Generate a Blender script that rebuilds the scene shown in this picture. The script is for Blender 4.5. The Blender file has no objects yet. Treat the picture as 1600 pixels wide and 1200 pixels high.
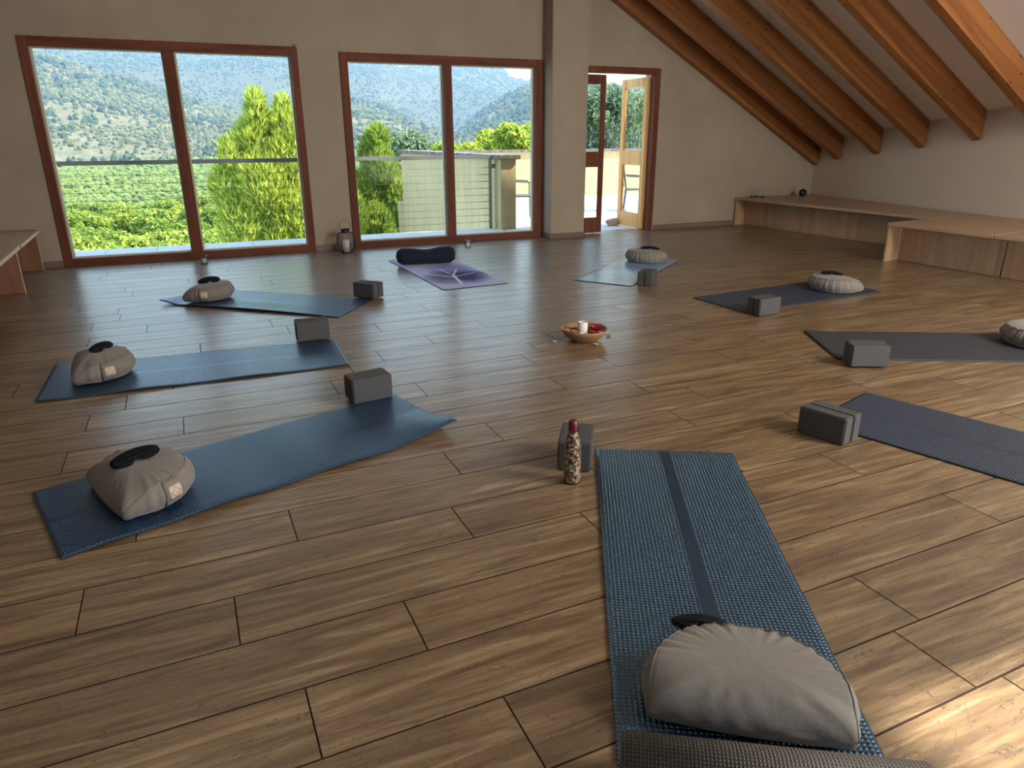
import bpy, bmesh, math, random
import numpy as np
from mathutils import Vector, Matrix, Euler

# ------------------------------------------------------------------ camera, sky, sun, exposure
sc = bpy.context.scene
col = sc.collection
random.seed(4)
rng = np.random.default_rng(7)
R = math.radians

cam_d = bpy.data.cameras.new('camera')
cam = bpy.data.objects.new('camera', cam_d)
col.objects.link(cam)
cam_d.sensor_fit = 'HORIZONTAL'
cam_d.sensor_width = 36.0
cam_d.lens = 1094.7 * 36.0 / 1600.0
cam_d.clip_start = 0.05
cam_d.clip_end = 12000
yaw, pitch, roll = -0.40713551, -0.33790682, -0.00522772
B0 = Matrix(((1, 0, 0), (0, 0, -1), (0, 1, 0)))
Mr = Matrix.Rotation(yaw, 3, 'Z') @ Matrix.Rotation(pitch, 3, 'X') @ B0 @ Matrix.Rotation(roll, 3, 'Z')
cam.matrix_world = Matrix.Translation((0, 0, 1.40)) @ Mr.to_4x4()
sc.camera = cam

w = bpy.data.worlds.new('world'); sc.world = w; w.use_nodes = True
nt = w.node_tree; nt.nodes.clear()
out = nt.nodes.new('ShaderNodeOutputWorld'); bg = nt.nodes.new('ShaderNodeBackground')
# bright summer sky, whiter towards the horizon
tcw = nt.nodes.new('ShaderNodeTexCoord'); spw = nt.nodes.new('ShaderNodeSeparateXYZ'); nt.links.new(tcw.outputs['Generated'], spw.inputs[0])
rw = nt.nodes.new('ShaderNodeValToRGB'); nt.links.new(spw.outputs[2], rw.inputs[0])
rw.color_ramp.elements[0].position = 0.0; rw.color_ramp.elements[0].color = (0.60, 0.79, 1.0, 1)
rw.color_ramp.elements[1].position = 0.6; rw.color_ramp.elements[1].color = (0.36, 0.60, 1.0, 1)
bg.inputs[1].default_value = 2.8
nt.links.new(rw.outputs[0], bg.inputs[0]); nt.links.new(bg.outputs[0], out.inputs[0])

SUN_DIR = Vector((-0.65, 0.22, -0.73)).normalized()
sd = bpy.data.lights.new('sun', 'SUN'); sd.energy = 13.0; sd.angle = R(1.6); sd.color = (1.0, 0.93, 0.80)
so = bpy.data.objects.new('sun', sd); col.objects.link(so)
so.rotation_euler = SUN_DIR.to_track_quat('-Z', 'Y').to_euler(); so.location = (12, -6, 14)

def area(name, loc, target, sx, sy, power, color):
    d = bpy.data.lights.new(name, 'AREA'); d.shape = 'RECTANGLE'; d.size = sx; d.size_y = sy
    d.energy = power; d.color = color
    o = bpy.data.objects.new(name, d); col.objects.link(o); o.location = loc
    o.rotation_euler = (Vector(target) - Vector(loc)).to_track_quat('-Z', 'Y').to_euler()
    return o
# added area lamps out of view, brightening the right side of the room
area('added_rear_fill', (5.9, -3.1, .55), (8.2, 1.6, 3.4), 2.8, .9, 260, (1.0, 0.95, 0.88))  # fill lamp aimed up at the ceiling, standing in for bounce
area('added_roof_fill', (5.9, -1.4, 3.25), (5.0, 1.9, 0.0), 1.8, 2.2, 430, (1.0, 0.94, 0.84))  # fill lamp under the roof opening, boosting its sky light

vs = sc.view_settings
vs.view_transform = 'Standard'; vs.look = 'None'; vs.exposure = 0.0; vs.gamma = 1.0; vs.use_curve_mapping = False
sc.cycles.use_denoising = True
sc.cycles.max_bounces = 10; sc.cycles.diffuse_bounces = 6; sc.cycles.glossy_bounces = 4
sc.cycles.transparent_max_bounces = 16; sc.cycles.transmission_bounces = 6
sc.cycles.sample_clamp_indirect = 4.0

# ------------------------------------------------------------------ helpers
def tag(o, label=None, cat=None, group=None, kind=None):
    if label: o['label'] = label
    if cat: o['category'] = cat
    if group: o['group'] = group
    if kind: o['kind'] = kind
    return o

def empty(name, loc=(0, 0, 0), rz=0.0, label=None, cat=None, group=None, kind=None):
    o = bpy.data.objects.new(name, None); col.objects.link(o)
    o.empty_display_size = 0.05; o.location = loc; o.rotation_euler = (0, 0, rz)
    return tag(o, label, cat, group, kind)

def link(name, me, mat=None, parent=None, loc=None, rot=None, smooth=False):
    o = bpy.data.objects.new(name, me); col.objects.link(o)
    if mat is not None:
        for m in (mat if isinstance(mat, (list, tuple)) else [mat]): me.materials.append(m)
    if smooth: me.shade_smooth()
    if parent is not None: o.parent = parent
    if loc is not None: o.location = loc
    if rot is not None: o.rotation_euler = rot
    return o

def me_from(verts, faces, name='mesh', uvs=None):
    me = bpy.data.meshes.new(name)
    me.from_pydata([tuple(map(float, v)) for v in verts], [], [tuple(map(int, f)) for f in faces])
    if uvs is not None:
        ul = me.uv_layers.new(name='UVMap')
        li = np.empty(len(me.loops), dtype=np.int32); me.loops.foreach_get('vertex_index', li)
        ul.data.foreach_set('uv', np.asarray(uvs, dtype=np.float32)[li].ravel())
    me.update(); return me

def tri_mesh(verts, nper, name='mesh'):
    """numpy soup of polygons, nper corners each"""
    n = len(verts); me = bpy.data.meshes.new(name)
    me.vertices.add(n); me.vertices.foreach_set('co', np.asarray(verts, dtype=np.float32).ravel())
    me.loops.add(n); me.loops.foreach_set('vertex_index', np.arange(n, dtype=np.int32))
    k = n // nper; me.polygons.add(k)
    me.polygons.foreach_set('loop_start', np.arange(0, n, nper, dtype=np.int32))
    me.polygons.foreach_set('loop_total', np.full(k, nper, dtype=np.int32))
    me.update(calc_edges=True); me.validate(); return me

class MB:
    def __init__(s): s.v = []; s.f = []
    def add(s, v, f):
        b = len(s.v); s.v += [tuple(p) for p in v]; s.f += [tuple(i + b for i in q) for q in f]; return s
    def box(s, x0, x1, y0, y1, z0, z1, M=None):
        v = [Vector(p) for p in ((x0, y0, z0), (x1, y0, z0), (x1, y1, z0), (x0, y1, z0), (x0, y0, z1), (x1, y0, z1), (x1, y1, z1), (x0, y1, z1))]
        if M is not None: v = [M @ p for p in v]
        return s.add(v, [(0, 3, 2, 1), (4, 5, 6, 7), (0, 1, 5, 4), (1, 2, 6, 5), (2, 3, 7, 6), (3, 0, 4, 7)])
    def prism(s, poly, z0, z1):
        n = len(poly)
        v = [(p[0], p[1], z0) for p in poly] + [(p[0], p[1], z1) for p in poly]
        return s.add(v, [tuple(range(n))[::-1], tuple(range(n, 2 * n))] + [(i, (i + 1) % n, n + (i + 1) % n, n + i) for i in range(n)])
    def tube(s, pts, r, n=8, closed=False, cap=True):
        pts = [Vector(p) for p in pts]; rings = []; m = len(pts); up = Vector((0, 0, 1)); pu = None
        rr = r if isinstance(r, (list, tuple)) else [r] * m
        for i, p in enumerate(pts):
            a = pts[(i - 1) % m] if (closed or i > 0) else p; b = pts[(i + 1) % m] if (closed or i < m - 1) else p
            t = (b - a).normalized()
            if pu is None:
                u = t.cross(up)
                if u.length < 1e-3: u = t.cross(Vector((1, 0, 0)))
            else: u = pu - t * pu.dot(t)
            u.normalize(); pu = u; v = t.cross(u)
            rings.append([p + (u * math.cos(2 * math.pi * k / n) + v * math.sin(2 * math.pi * k / n)) * rr[i] for k in range(n)])
        v = [q for g in rings for q in g]; f = []
        for i in range(m if closed else m - 1):
            a = i * n; b = ((i + 1) % m) * n
            f += [(a + k, a + (k + 1) % n, b + (k + 1) % n, b + k) for k in range(n)]
        if cap and not closed: f += [tuple(range(n))[::-1], tuple(range((m - 1) * n, m * n))]
        return s.add(v, f)
    def lathe(s, prof, n=32, c=(0, 0, 0)):
        v = []; f = []; m = len(prof)
        for (r, z) in prof:
            for k in range(n):
                a = 2 * math.pi * k / n; v.append((c[0] + r * math.cos(a), c[1] + r * math.sin(a), c[2] + z))
        for i in range(m - 1):
            f += [(i * n + k, i * n + (k + 1) % n, (i + 1) * n + (k + 1) % n, (i + 1) * n + k) for k in range(n)]
        if prof[0][0] > 1e-6: f.append(tuple(range(n))[::-1])
        if prof[-1][0] > 1e-6: f.append(tuple(range((m - 1) * n, m * n)))
        return s.add(v, f)
    def build(s, name, mat, parent=None, loc=None, rot=None, smooth=False, bevel=0, seg=2, label=None):
        me = me_from(s.v, s.f, name)
        bm = bmesh.new(); bm.from_mesh(me)
        bmesh.ops.recalc_face_normals(bm, faces=bm.faces)
        if bevel:
            es = [e for e in bm.edges if len(e.link_faces) == 2 and e.calc_face_angle(0) > 0.6]
            bmesh.ops.bevel(bm, geom=es, offset=bevel, segments=seg, affect='EDGES', clamp_overlap=True)
        bm.to_mesh(me); bm.free()
        o = link(name, me, mat, parent, loc, rot, smooth)
        if smooth and not bevel:
            pass
        if label: o['label'] = label
        return o

def copy_tree(o, parent=None):
    c = o.copy(); col.objects.link(c)
    if parent is not None: c.parent = parent
    for ch in list(o.children): copy_tree(ch, c)
    return c

# ------------------------------------------------------------------ materials
class Mat:
    def __init__(s, name, base=(.5, .5, .5), rough=.6, spec=.5, metal=0.0):
        s.m = bpy.data.materials.new(name); s.m.use_nodes = True; s.t = s.m.node_tree
        s.b = s.t.nodes['Principled BSDF']; s.o = s.t.nodes['Material Output']
        s.b.inputs['Base Color'].default_value = (*base, 1); s.b.inputs['Roughness'].default_value = rough
        s.b.inputs['Specular IOR Level'].default_value = spec; s.b.inputs['Metallic'].default_value = metal
    def n(s, typ, **kw):
        x = s.t.nodes.new(typ)
        for k, v in kw.items():
            if isinstance(k, str) and hasattr(x, k): setattr(x, k, v)
            else: x.inputs[k].default_value = v
        return x
    def l(s, a, b): s.t.links.new(a, b); return s
    def math(s, op, a, b=None, c=None):
        x = s.t.nodes.new('ShaderNodeMath'); x.operation = op
        for i, q in enumerate((a, b, c)):
            if q is None: continue
            if hasattr(q, 'node'): s.l(q, x.inputs[i])
            else: x.inputs[i].default_value = q
        return x.outputs[0]
    def ramp(s, fac, stops):
        x = s.t.nodes.new('ShaderNodeValToRGB'); s.l(fac, x.inputs[0]); e = x.color_ramp.elements
        while len(e) < len(stops): e.new(.5)
        for i, (p, c) in enumerate(stops): e[i].position = p; e[i].color = (*c, 1)
        return x.outputs[0]
    def mix(s, fac, a, b, mode='MIX'):
        x = s.t.nodes.new('ShaderNodeMix'); x.data_type = 'RGBA'; x.blend_type = mode
        for i, q in ((0, fac), (6, a), (7, b)):
            if hasattr(q, 'node'): s.l(q, x.inputs[i])
            else: x.inputs[i].default_value = (*q, 1) if isinstance(q, tuple) else q
        return x.outputs[2]
    def noise(s, vec, scale, detail=4, rough=.55, dist=0.0):
        x = s.t.nodes.new('ShaderNodeTexNoise'); x.inputs['Scale'].default_value = scale
        x.inputs['Detail'].default_value = detail; x.inputs['Roughness'].default_value = rough; x.inputs['Distortion'].default_value = dist
        if vec is not None: s.l(vec, x.inputs['Vector'])
        return x.outputs['Fac']
    def coord(s, kind='Object', scale=(1, 1, 1), loc=(0, 0, 0), rot=(0, 0, 0)):
        c = s.t.nodes.new('ShaderNodeTexCoord'); m = s.t.nodes.new('ShaderNodeMapping')
        m.inputs['Scale'].default_value = scale; m.inputs['Location'].default_value = loc; m.inputs['Rotation'].default_value = rot
        s.l(c.outputs[kind], m.inputs[0]); return m.outputs[0]
    def geo(s, scale=(1, 1, 1)):
        c = s.t.nodes.new('ShaderNodeNewGeometry'); m = s.t.nodes.new('ShaderNodeMapping')
        m.inputs['Scale'].default_value = scale; s.l(c.outputs['Position'], m.inputs[0]); return m.outputs[0]
    def color(s, c): s.l(c, s.b.inputs['Base Color']); return s
    def bump(s, h, strength=.3, dist=.01):
        x = s.t.nodes.new('ShaderNodeBump'); x.inputs['Strength'].default_value = strength; x.inputs['Distance'].default_value = dist
        s.l(h, x.inputs['Height']); s.l(x.outputs[0], s.b.inputs['Normal']); return s

def wood(name, c0, c1, c2, axis, rough=.55, grain=14, knots=0.0, coord='Object', bump=.15, spec=.4):
    """grain runs along the given axis"""
    m = Mat(name, c1, rough, spec)
    sc_ = [grain] * 3; sc_[axis] = grain * .06
    v = m.coord(coord, tuple(sc_))
    f1 = m.noise(v, 1.0, 5, .6, .6)
    sc2 = [grain * 7] * 3; sc2[axis] = grain * .25
    f2 = m.noise(m.coord(coord, tuple(sc2)), 1.0, 3, .6)
    c = m.ramp(f1, [(.30, c0), (.5, c1), (.70, c2)])
    c = m.mix(m.math('MULTIPLY', f2, .45), c, c0)
    if knots:
        sk = [3.4] * 3; sk[axis] = 1.5
        vo = m.t.nodes.new('ShaderNodeTexVoronoi'); vo.inputs['Scale'].default_value = 1.9
        m.l(m.coord(coord, tuple(q * 2.2 for q in sk)), vo.inputs['Vector'])
        k = m.math('LESS_THAN', m.math('ADD', vo.outputs['Distance'], m.math('MULTIPLY', m.noise(m.coord(coord), 60, 2), .08)), .17)
        kc = m.math('MULTIPLY', k, m.math('GREATER_THAN', m.noise(m.coord(coord), 2.1, 2), 1 - knots))
        c = m.mix(kc, c, (.035, .012, .005))
    m.color(c)
    m.bump(f2, bump, .002)
    return m.m

M = {}
# cream wall plaster with a fine grain, darkened for the dim backlit wall
m = Mat('dimmed_cream_plaster', (.60, .50, .385), .9, .2)
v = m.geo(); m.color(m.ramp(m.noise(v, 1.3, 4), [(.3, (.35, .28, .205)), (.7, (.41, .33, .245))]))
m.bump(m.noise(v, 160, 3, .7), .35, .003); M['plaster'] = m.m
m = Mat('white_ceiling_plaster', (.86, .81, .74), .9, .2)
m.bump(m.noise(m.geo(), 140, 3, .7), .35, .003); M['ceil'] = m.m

M['plaster_bounce_cut'] = Mat('bounce_cutting_plaster', (.20, .165, .13), .9, .2).m  # unseen walls made dark so less light bounces to the left
m = Mat('lit_cream_plaster', (.66, .575, .47), .9, .2); m.bump(m.noise(m.geo(), 160, 3, .7), .35, .003); M['plaster_side'] = m.m  # same wall plaster lightened, brighter light on the right put into the colour

# floor planks: wood-look tiles
m = Mat('wood_look_tile', (.3, .2, .13), .36, .9); m.b.inputs['Coat Weight'].default_value = .35; m.b.inputs['Coat Roughness'].default_value = .22; m.b.inputs['Specular Tint'].default_value = (.80, .88, 1.0, 1); m.b.inputs['Coat Tint'].default_value = (.85, .92, 1.0, 1)  # blue tint put into the floor reflections to imitate bluer sky light
uvn = m.coord('UV', (.9, 11.0, 1)); at = m.t.nodes.new('ShaderNodeAttribute'); at.attribute_name = 'rnd'
n1 = m.noise(uvn, 1.6, 6, .62, 1.3)
n2 = m.noise(m.coord('UV', (3.0, 75, 1)), 1.0, 4, .7, .3)
n3 = m.noise(m.coord('UV', (2.2, 7.0, 1), (5, 3, 0)), 1.3, 4, .6, 2.4)
base = m.ramp(n1, [(.28, (.105, .060, .029)), (.45, (.220, .134, .064)), (.58, (.34, .220, .106)), (.74, (.52, .37, .195))])
tint = m.ramp(at.outputs['Fac'], [(0, (.82, .80, .80)), (.35, (.97, .94, .92)), (.7, (1.0, 1.0, 1.0)), (1, (1.14, 1.10, 1.05))])
c = m.mix(1.0, base, tint, 'MULTIPLY')
c = m.mix(m.math('MULTIPLY', m.math('SUBTRACT', n2, .38), 1.5), c, (.095, .058, .036))
crack = m.math('COMPARE', n3, .5, .006)
c = m.mix(m.math('MULTIPLY', crack, .6), c, (.07, .04, .025))
m.color(c)
m.l(m.math('ADD', m.math('MULTIPLY', n2, .16), .27), m.b.inputs['Roughness'])
m.bump(n2, .12, .0015); M['tile'] = m.m
M['grout'] = Mat('brown_grout', (.045, .028, .02), .9, .1).m

M['frame'] = wood('reddish_stained_wood', (.11, .034, .018), (.17, .055, .030), (.23, .080, .045), 2, .6, 12, spec=.15)
M['frame_h'] = wood('reddish_stained_wood_rail', (.11, .034, .018), (.17, .055, .030), (.23, .080, .045), 0, .6, 12, spec=.15)
M['leaf_pine'] = wood('honey_pine', (.56, .30, .10), (.74, .43, .16), (.82, .52, .22), 2, .5, 10)  # wood of the open leaf and reveal, paler than the frame
M['rafter'] = wood('knotty_honey_rafter', (.19, .062, .017), (.33, .125, .034), (.50, .22, .065), 0, .5, 7, knots=.52)
M['oak'] = wood('light_oak_veneer', (.36, .215, .115), (.46, .29, .165), (.55, .36, .215), 2, .5, 13)
M['oak_top'] = wood('light_oak_worktop', (.38, .24, .15), (.46, .30, .19), (.53, .36, .24), 1, .42, 9)
M['oak_edge'] = wood('pale_oak_edge', (.56, .42, .27), (.64, .50, .34), (.70, .56, .40), 1, .45, 20)
M['cherry'] = wood('red_brown_veneer', (.20, .085, .045), (.28, .125, .068), (.36, .175, .10), 2, .45, 10)
M['skirting'] = wood('brown_skirting_tile', (.15, .10, .072), (.20, .135, .098), (.26, .18, .13), 0, .5, 10)

def glass(name, tint=(1, 1, 1), refl=1.0):
    m = Mat(name); t = m.t; t.nodes.remove(m.b)
    tr = t.nodes.new('ShaderNodeBsdfTransparent'); tr.inputs[0].default_value = (*tint, 1)
    gl = t.nodes.new('ShaderNodeBsdfGlossy'); gl.inputs['Roughness'].default_value = .02
    fr = t.nodes.new('ShaderNodeFresnel'); fr.inputs[0].default_value = 1.45
    mu = t.nodes.new('ShaderNodeMath'); mu.operation = 'MULTIPLY'; mu.inputs[1].default_value = refl
    mx = t.nodes.new('ShaderNodeMixShader'); m.l(fr.outputs[0], mu.inputs[0]); m.l(mu.outputs[0], mx.inputs[0])
    m.l(tr.outputs[0], mx.inputs[1]); m.l(gl.outputs[0], mx.inputs[2]); m.l(mx.outputs[0], m.o.inputs[0]); return m.m
M['glass'] = glass('window_glass', (.97, .985, .975), .03)
M['jar_glass'] = glass('votive_glass', (.9, .93, .93), 1.6)

def mat_rubber(name, c, rough, dot=.0135, strength=.7, strip=.02, spec=.6, ior=1.5, coat=0.0, diag=False, tint=(1, 1, 1)):
    """foam mat with a grid of raised dots and a plain strip along the middle"""
    m = Mat(name, c, rough, spec)
    tc = m.t.nodes.new('ShaderNodeTexCoord'); sp = m.t.nodes.new('ShaderNodeSeparateXYZ'); m.l(tc.outputs['UV'], sp.inputs[0])
    u, v_ = sp.outputs[0], sp.outputs[1]
    ua, va = (m.math('ADD', u, v_), m.math('SUBTRACT', u, v_)) if diag else (u, v_)
    su = m.math('SINE', m.math('MULTIPLY', ua, 2 * math.pi / dot))
    sv = m.math('SINE', m.math('MULTIPLY', va, 2 * math.pi / dot))
    m.b.inputs['Specular Tint'].default_value = (*tint, 1); m.b.inputs['Coat Tint'].default_value = (*tint, 1)  # tint colours the mat reflections like a bluer sky
    h = m.math('MULTIPLY', m.math('MULTIPLY_ADD', su, .5, .5), m.math('MULTIPLY_ADD', sv, .5, .5))
    h = m.math('POWER', h, 1.5)
    mask = m.math('GREATER_THAN', m.math('ABSOLUTE', v_), strip)
    h2 = m.math('MULTIPLY', h, mask)
    line = m.math('LESS_THAN', m.math('ABSOLUTE', v_), .0018)
    h2 = m.math('SUBTRACT', h2, m.math('MULTIPLY', line, .4))
    big = m.noise(tc.outputs['UV'], 3.0, 3)
    cc = m.mix(h2, tuple(q * .75 for q in c), tuple(min(1, q * 2.4 + .006) for q in c))  # dots painted lighter to carry the highlights on the bumps
    cc = m.mix(m.math('MULTIPLY', big, .3), cc, tuple(q * .6 for q in c))
    m.color(cc)
    m.bump(h2, strength, .008)
    m.b.inputs['IOR'].default_value = ior; m.b.inputs['Coat Weight'].default_value = coat; m.b.inputs['Coat Roughness'].default_value = .3
    return m.m
M['mat_blue'] = mat_rubber('blue_dotted_foam', (.008, .028, .068), .34, dot=.020, strength=.6, spec=1.0, ior=1.7, coat=.45, diag=True, tint=(.50, .74, 1.0))
M['mat_teal'] = mat_rubber('teal_blue_dotted_foam', (.012, .036, .066), .30, dot=.0138, strength=.9, strip=.022, spec=1.0, ior=1.75, coat=.3, tint=(.62, .84, 1.0))
M['mat_navy'] = mat_rubber('matt_navy_foam', (.030, .042, .066), .5, dot=.012, strength=.35, strip=.012)
M['mat_grey'] = mat_rubber('matt_charcoal_foam', (.034, .038, .046), .55, dot=.012, strength=.3, strip=.008)
M['mat_roll'] = mat_rubber('grey_woven_rubber', (.115, .095, .078), .6, dot=.0085, strength=.8, strip=0)
m = Mat('pale_blue_satin_rubber', (.12, .22, .32), .22, .7)
tc = m.coord('UV'); m.color(m.ramp(m.noise(tc, 2.4, 3), [(.3, (.13, .25, .40)), (.7, (.24, .40, .54))])); M['mat_satin'] = m.m
M['mat_edge'] = Mat('dark_mat_edge', (.012, .016, .024), .6).m

m = Mat('purple_printed_mat', (.4, .4, .6), .7, .12); m.b.inputs['IOR'].default_value = 1.35
at = m.t.nodes.new('ShaderNodeVertexColor'); at.layer_name = 'print'; m.color(at.outputs['Color']); M['mat_print'] = m.m

def fabric(name, c, rough=.9, sheen=.3, fine=700):
    m = Mat(name, c, rough, .2)
    v = m.coord('Object'); f = m.noise(v, fine, 2, .7); g = m.noise(v, 6, 3)
    cc = m.mix(f, tuple(q * .78 for q in c), tuple(min(1, q * 1.15) for q in c)); cc = m.mix(m.math('MULTIPLY', g, .35), cc, tuple(q * .8 for q in c))
    m.color(cc); m.bump(m.math('ADD', m.math('MULTIPLY', f, .2), m.noise(v, 22, 4, .6)), .4, .008)
    m.b.inputs['Sheen Weight'].default_value = sheen; return m.m
M['linen'] = fabric('grey_linen', (.235, .205, .168), .9, .2)
M['piping'] = Mat('dark_seam_cord', (.17, .15, .125), .9).m  # cord a little darker than the linen
M['dark_fabric'] = fabric('dark_navy_cotton', (.014, .019, .034), .9, .05)
M['black_satin'] = fabric('black_mask_cloth', (.006, .006, .008), .75, .0)
M['tag'] = Mat('cream_cotton_tag', (.62, .50, .36), .9).m
M['emblem'] = Mat('brown_print', (.10, .055, .03), .8).m
m = Mat('grey_foam', (.10, .095, .092), .75, .4); v = m.coord('Object')
m.color(m.ramp(m.noise(v, 260, 2), [(.3, (.060, .056, .053)), (.7, (.085, .080, .075))])); m.bump(m.noise(v, 300, 2), .15, .001); M['foam'] = m.m
M['black_metal'] = Mat('black_metal', (.02, .022, .025), .4, .5, .3).m
M['steel'] = Mat('brushed_steel', (.20, .205, .20), .5, .5, .6).m
M['wire'] = Mat('steel_wire', (.10, .10, .09), .5, .5, .5).m
M['wax'] = Mat('ivory_wax', (.80, .74, .66), .5).m
M['wax_old'] = Mat('beige_wax', (.55, .47, .36), .6).m
M['bowl'] = wood('turned_bowl_wood', (.22, .115, .05), (.34, .19, .09), (.46, .28, .14), 0, .45, 16)
M['red'] = Mat('crimson_petal', (.40, .012, .035), .6).m
M['pinkp'] = Mat('dusty_rose_petal', (.42, .12, .10), .7).m
M['peach'] = Mat('peach_petal', (.60, .34, .18), .7).m
M['whitep'] = Mat('white_petal', (.80, .78, .74), .7).m
M['creamp'] = Mat('cream_petal', (.60, .50, .28), .7).m
m = Mat('floral_bottle_print', (.3, .2, .1), .35, .5); v = m.coord('Object')
vo = m.t.nodes.new('ShaderNodeTexVoronoi'); vo.inputs['Scale'].default_value = 120; m.l(v, vo.inputs['Vector'])
sep = m.t.nodes.new('ShaderNodeSeparateColor'); m.l(vo.outputs['Color'], sep.inputs[0])
c = m.ramp(sep.outputs[0], [(0, (.02, .02, .03)), (.28, (.50, .38, .24)), (.5, (.40, .09, .045)), (.66, (.10, .17, .05)), (.8, (.46, .36, .22)), (.93, (.45, .30, .06))])
c.node.color_ramp.interpolation = 'CONSTANT'
c = m.mix(m.math('GREATER_THAN', m.noise(v, 95, 3, .6, 1.5), .56), c, (.015, .018, .025)); m.color(c); M['bottle'] = m.m
M['cap'] = Mat('maroon_lacquer', (.13, .012, .018), .25, .6).m
M['render'] = None
m = Mat('yellow_render', (.5, .44, .27), .9, .2); v = m.geo((1, 1, .25))
c = m.ramp(m.noise(v, 5.5, 5, .65), [(.3, (.48, .38, .20)), (.65, (.60, .47, .25)), (.8, (.66, .53, .30))]); m.color(c)
m.bump(m.noise(m.geo(), 60, 3), .3, .004); M['render'] = m.m
m = Mat('weathered_coping', (.24, .22, .19), .9, .2); v = m.geo()
m.color(m.ramp(m.noise(v, 9, 5, .7), [(.35, (.07, .065, .06)), (.5, (.19, .175, .15)), (.7, (.34, .31, .26))])); M['coping'] = m.m
m = Mat('pale_terrace_tile', (.62, .60, .56), .6, .3)
br = m.t.nodes.new('ShaderNodeTexBrick'); m.l(m.geo(), br.inputs['Vector']); br.offset = 0.0
br.inputs['Scale'].default_value = 1.0; br.inputs['Brick Width'].default_value = .62; br.inputs['Row Height'].default_value = .62; br.inputs['Mortar Size'].default_value = .006
br.inputs['Color1'].default_value = (.66, .63, .58, 1); br.inputs['Color2'].default_value = (.60, .58, .54, 1); br.inputs['Mortar'].default_value = (.36, .34, .31, 1)
m.color(br.outputs['Color']); M['terrace'] = m.m
M['cream_paint'] = Mat('cream_painted_wood', (.66, .58, .42), .6).m
m = Mat('stone', (.33, .25, .18), .9); m.bump(m.noise(m.coord(), 18, 5), .6, .02); M['stone'] = m.m

def foliage(name, dark, mid, light, trans=.35):
    m = Mat(name); t = m.t; t.nodes.remove(m.b)
    g = t.nodes.new('ShaderNodeNewGeometry'); cr = m.ramp(g.outputs['Random Per Island'], [(0, dark), (.45, mid), (1, light)])
    oi = t.nodes.new('ShaderNodeObjectInfo'); cr = m.mix(1.0, cr, m.ramp(oi.outputs['Random'], [(0, (.50, .62, .62)), (.4, (.85, .92, .85)), (1, (1.15, 1.1, 1.0))]), 'MULTIPLY')
    d = t.nodes.new('ShaderNodeBsdfDiffuse'); tl = t.nodes.new('ShaderNodeBsdfTranslucent'); mx = t.nodes.new('ShaderNodeMixShader')
    mx.inputs[0].default_value = trans; m.l(cr, d.inputs[0]); m.l(cr, tl.inputs[0]); m.l(d.outputs[0], mx.inputs[1]); m.l(tl.outputs[0], mx.inputs[2])
    m.l(mx.outputs[0], m.o.inputs[0]); return m.m
M['pine'] = foliage('pine_needles', (.16, .22, .04), (.44, .52, .09), (.80, .82, .17), .5)
M['pine_far'] = foliage('distant_pine_needles', (.13, .19, .05), (.34, .43, .09), (.62, .68, .16), .45)
M['olive'] = foliage('grey_green_leaves', (.14, .19, .10), (.30, .36, .21), (.52, .58, .36), .45)
M['shrub'] = foliage('hillside_scrub', (.07, .11, .045), (.14, .20, .08), (.24, .29, .12), .2)
M['bark'] = Mat('grey_bark', (.16, .13, .10), .9).m

# ------------------------------------------------------------------ the room
W = 9.56
def wall_x(y): return 9.83 - (9.6 - y) * 0.204
def ceil_z(x): return 6.72 - 0.55 * x if x >= 1.0 else 6.17 + 0.42 * (x - 1.0)

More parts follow.
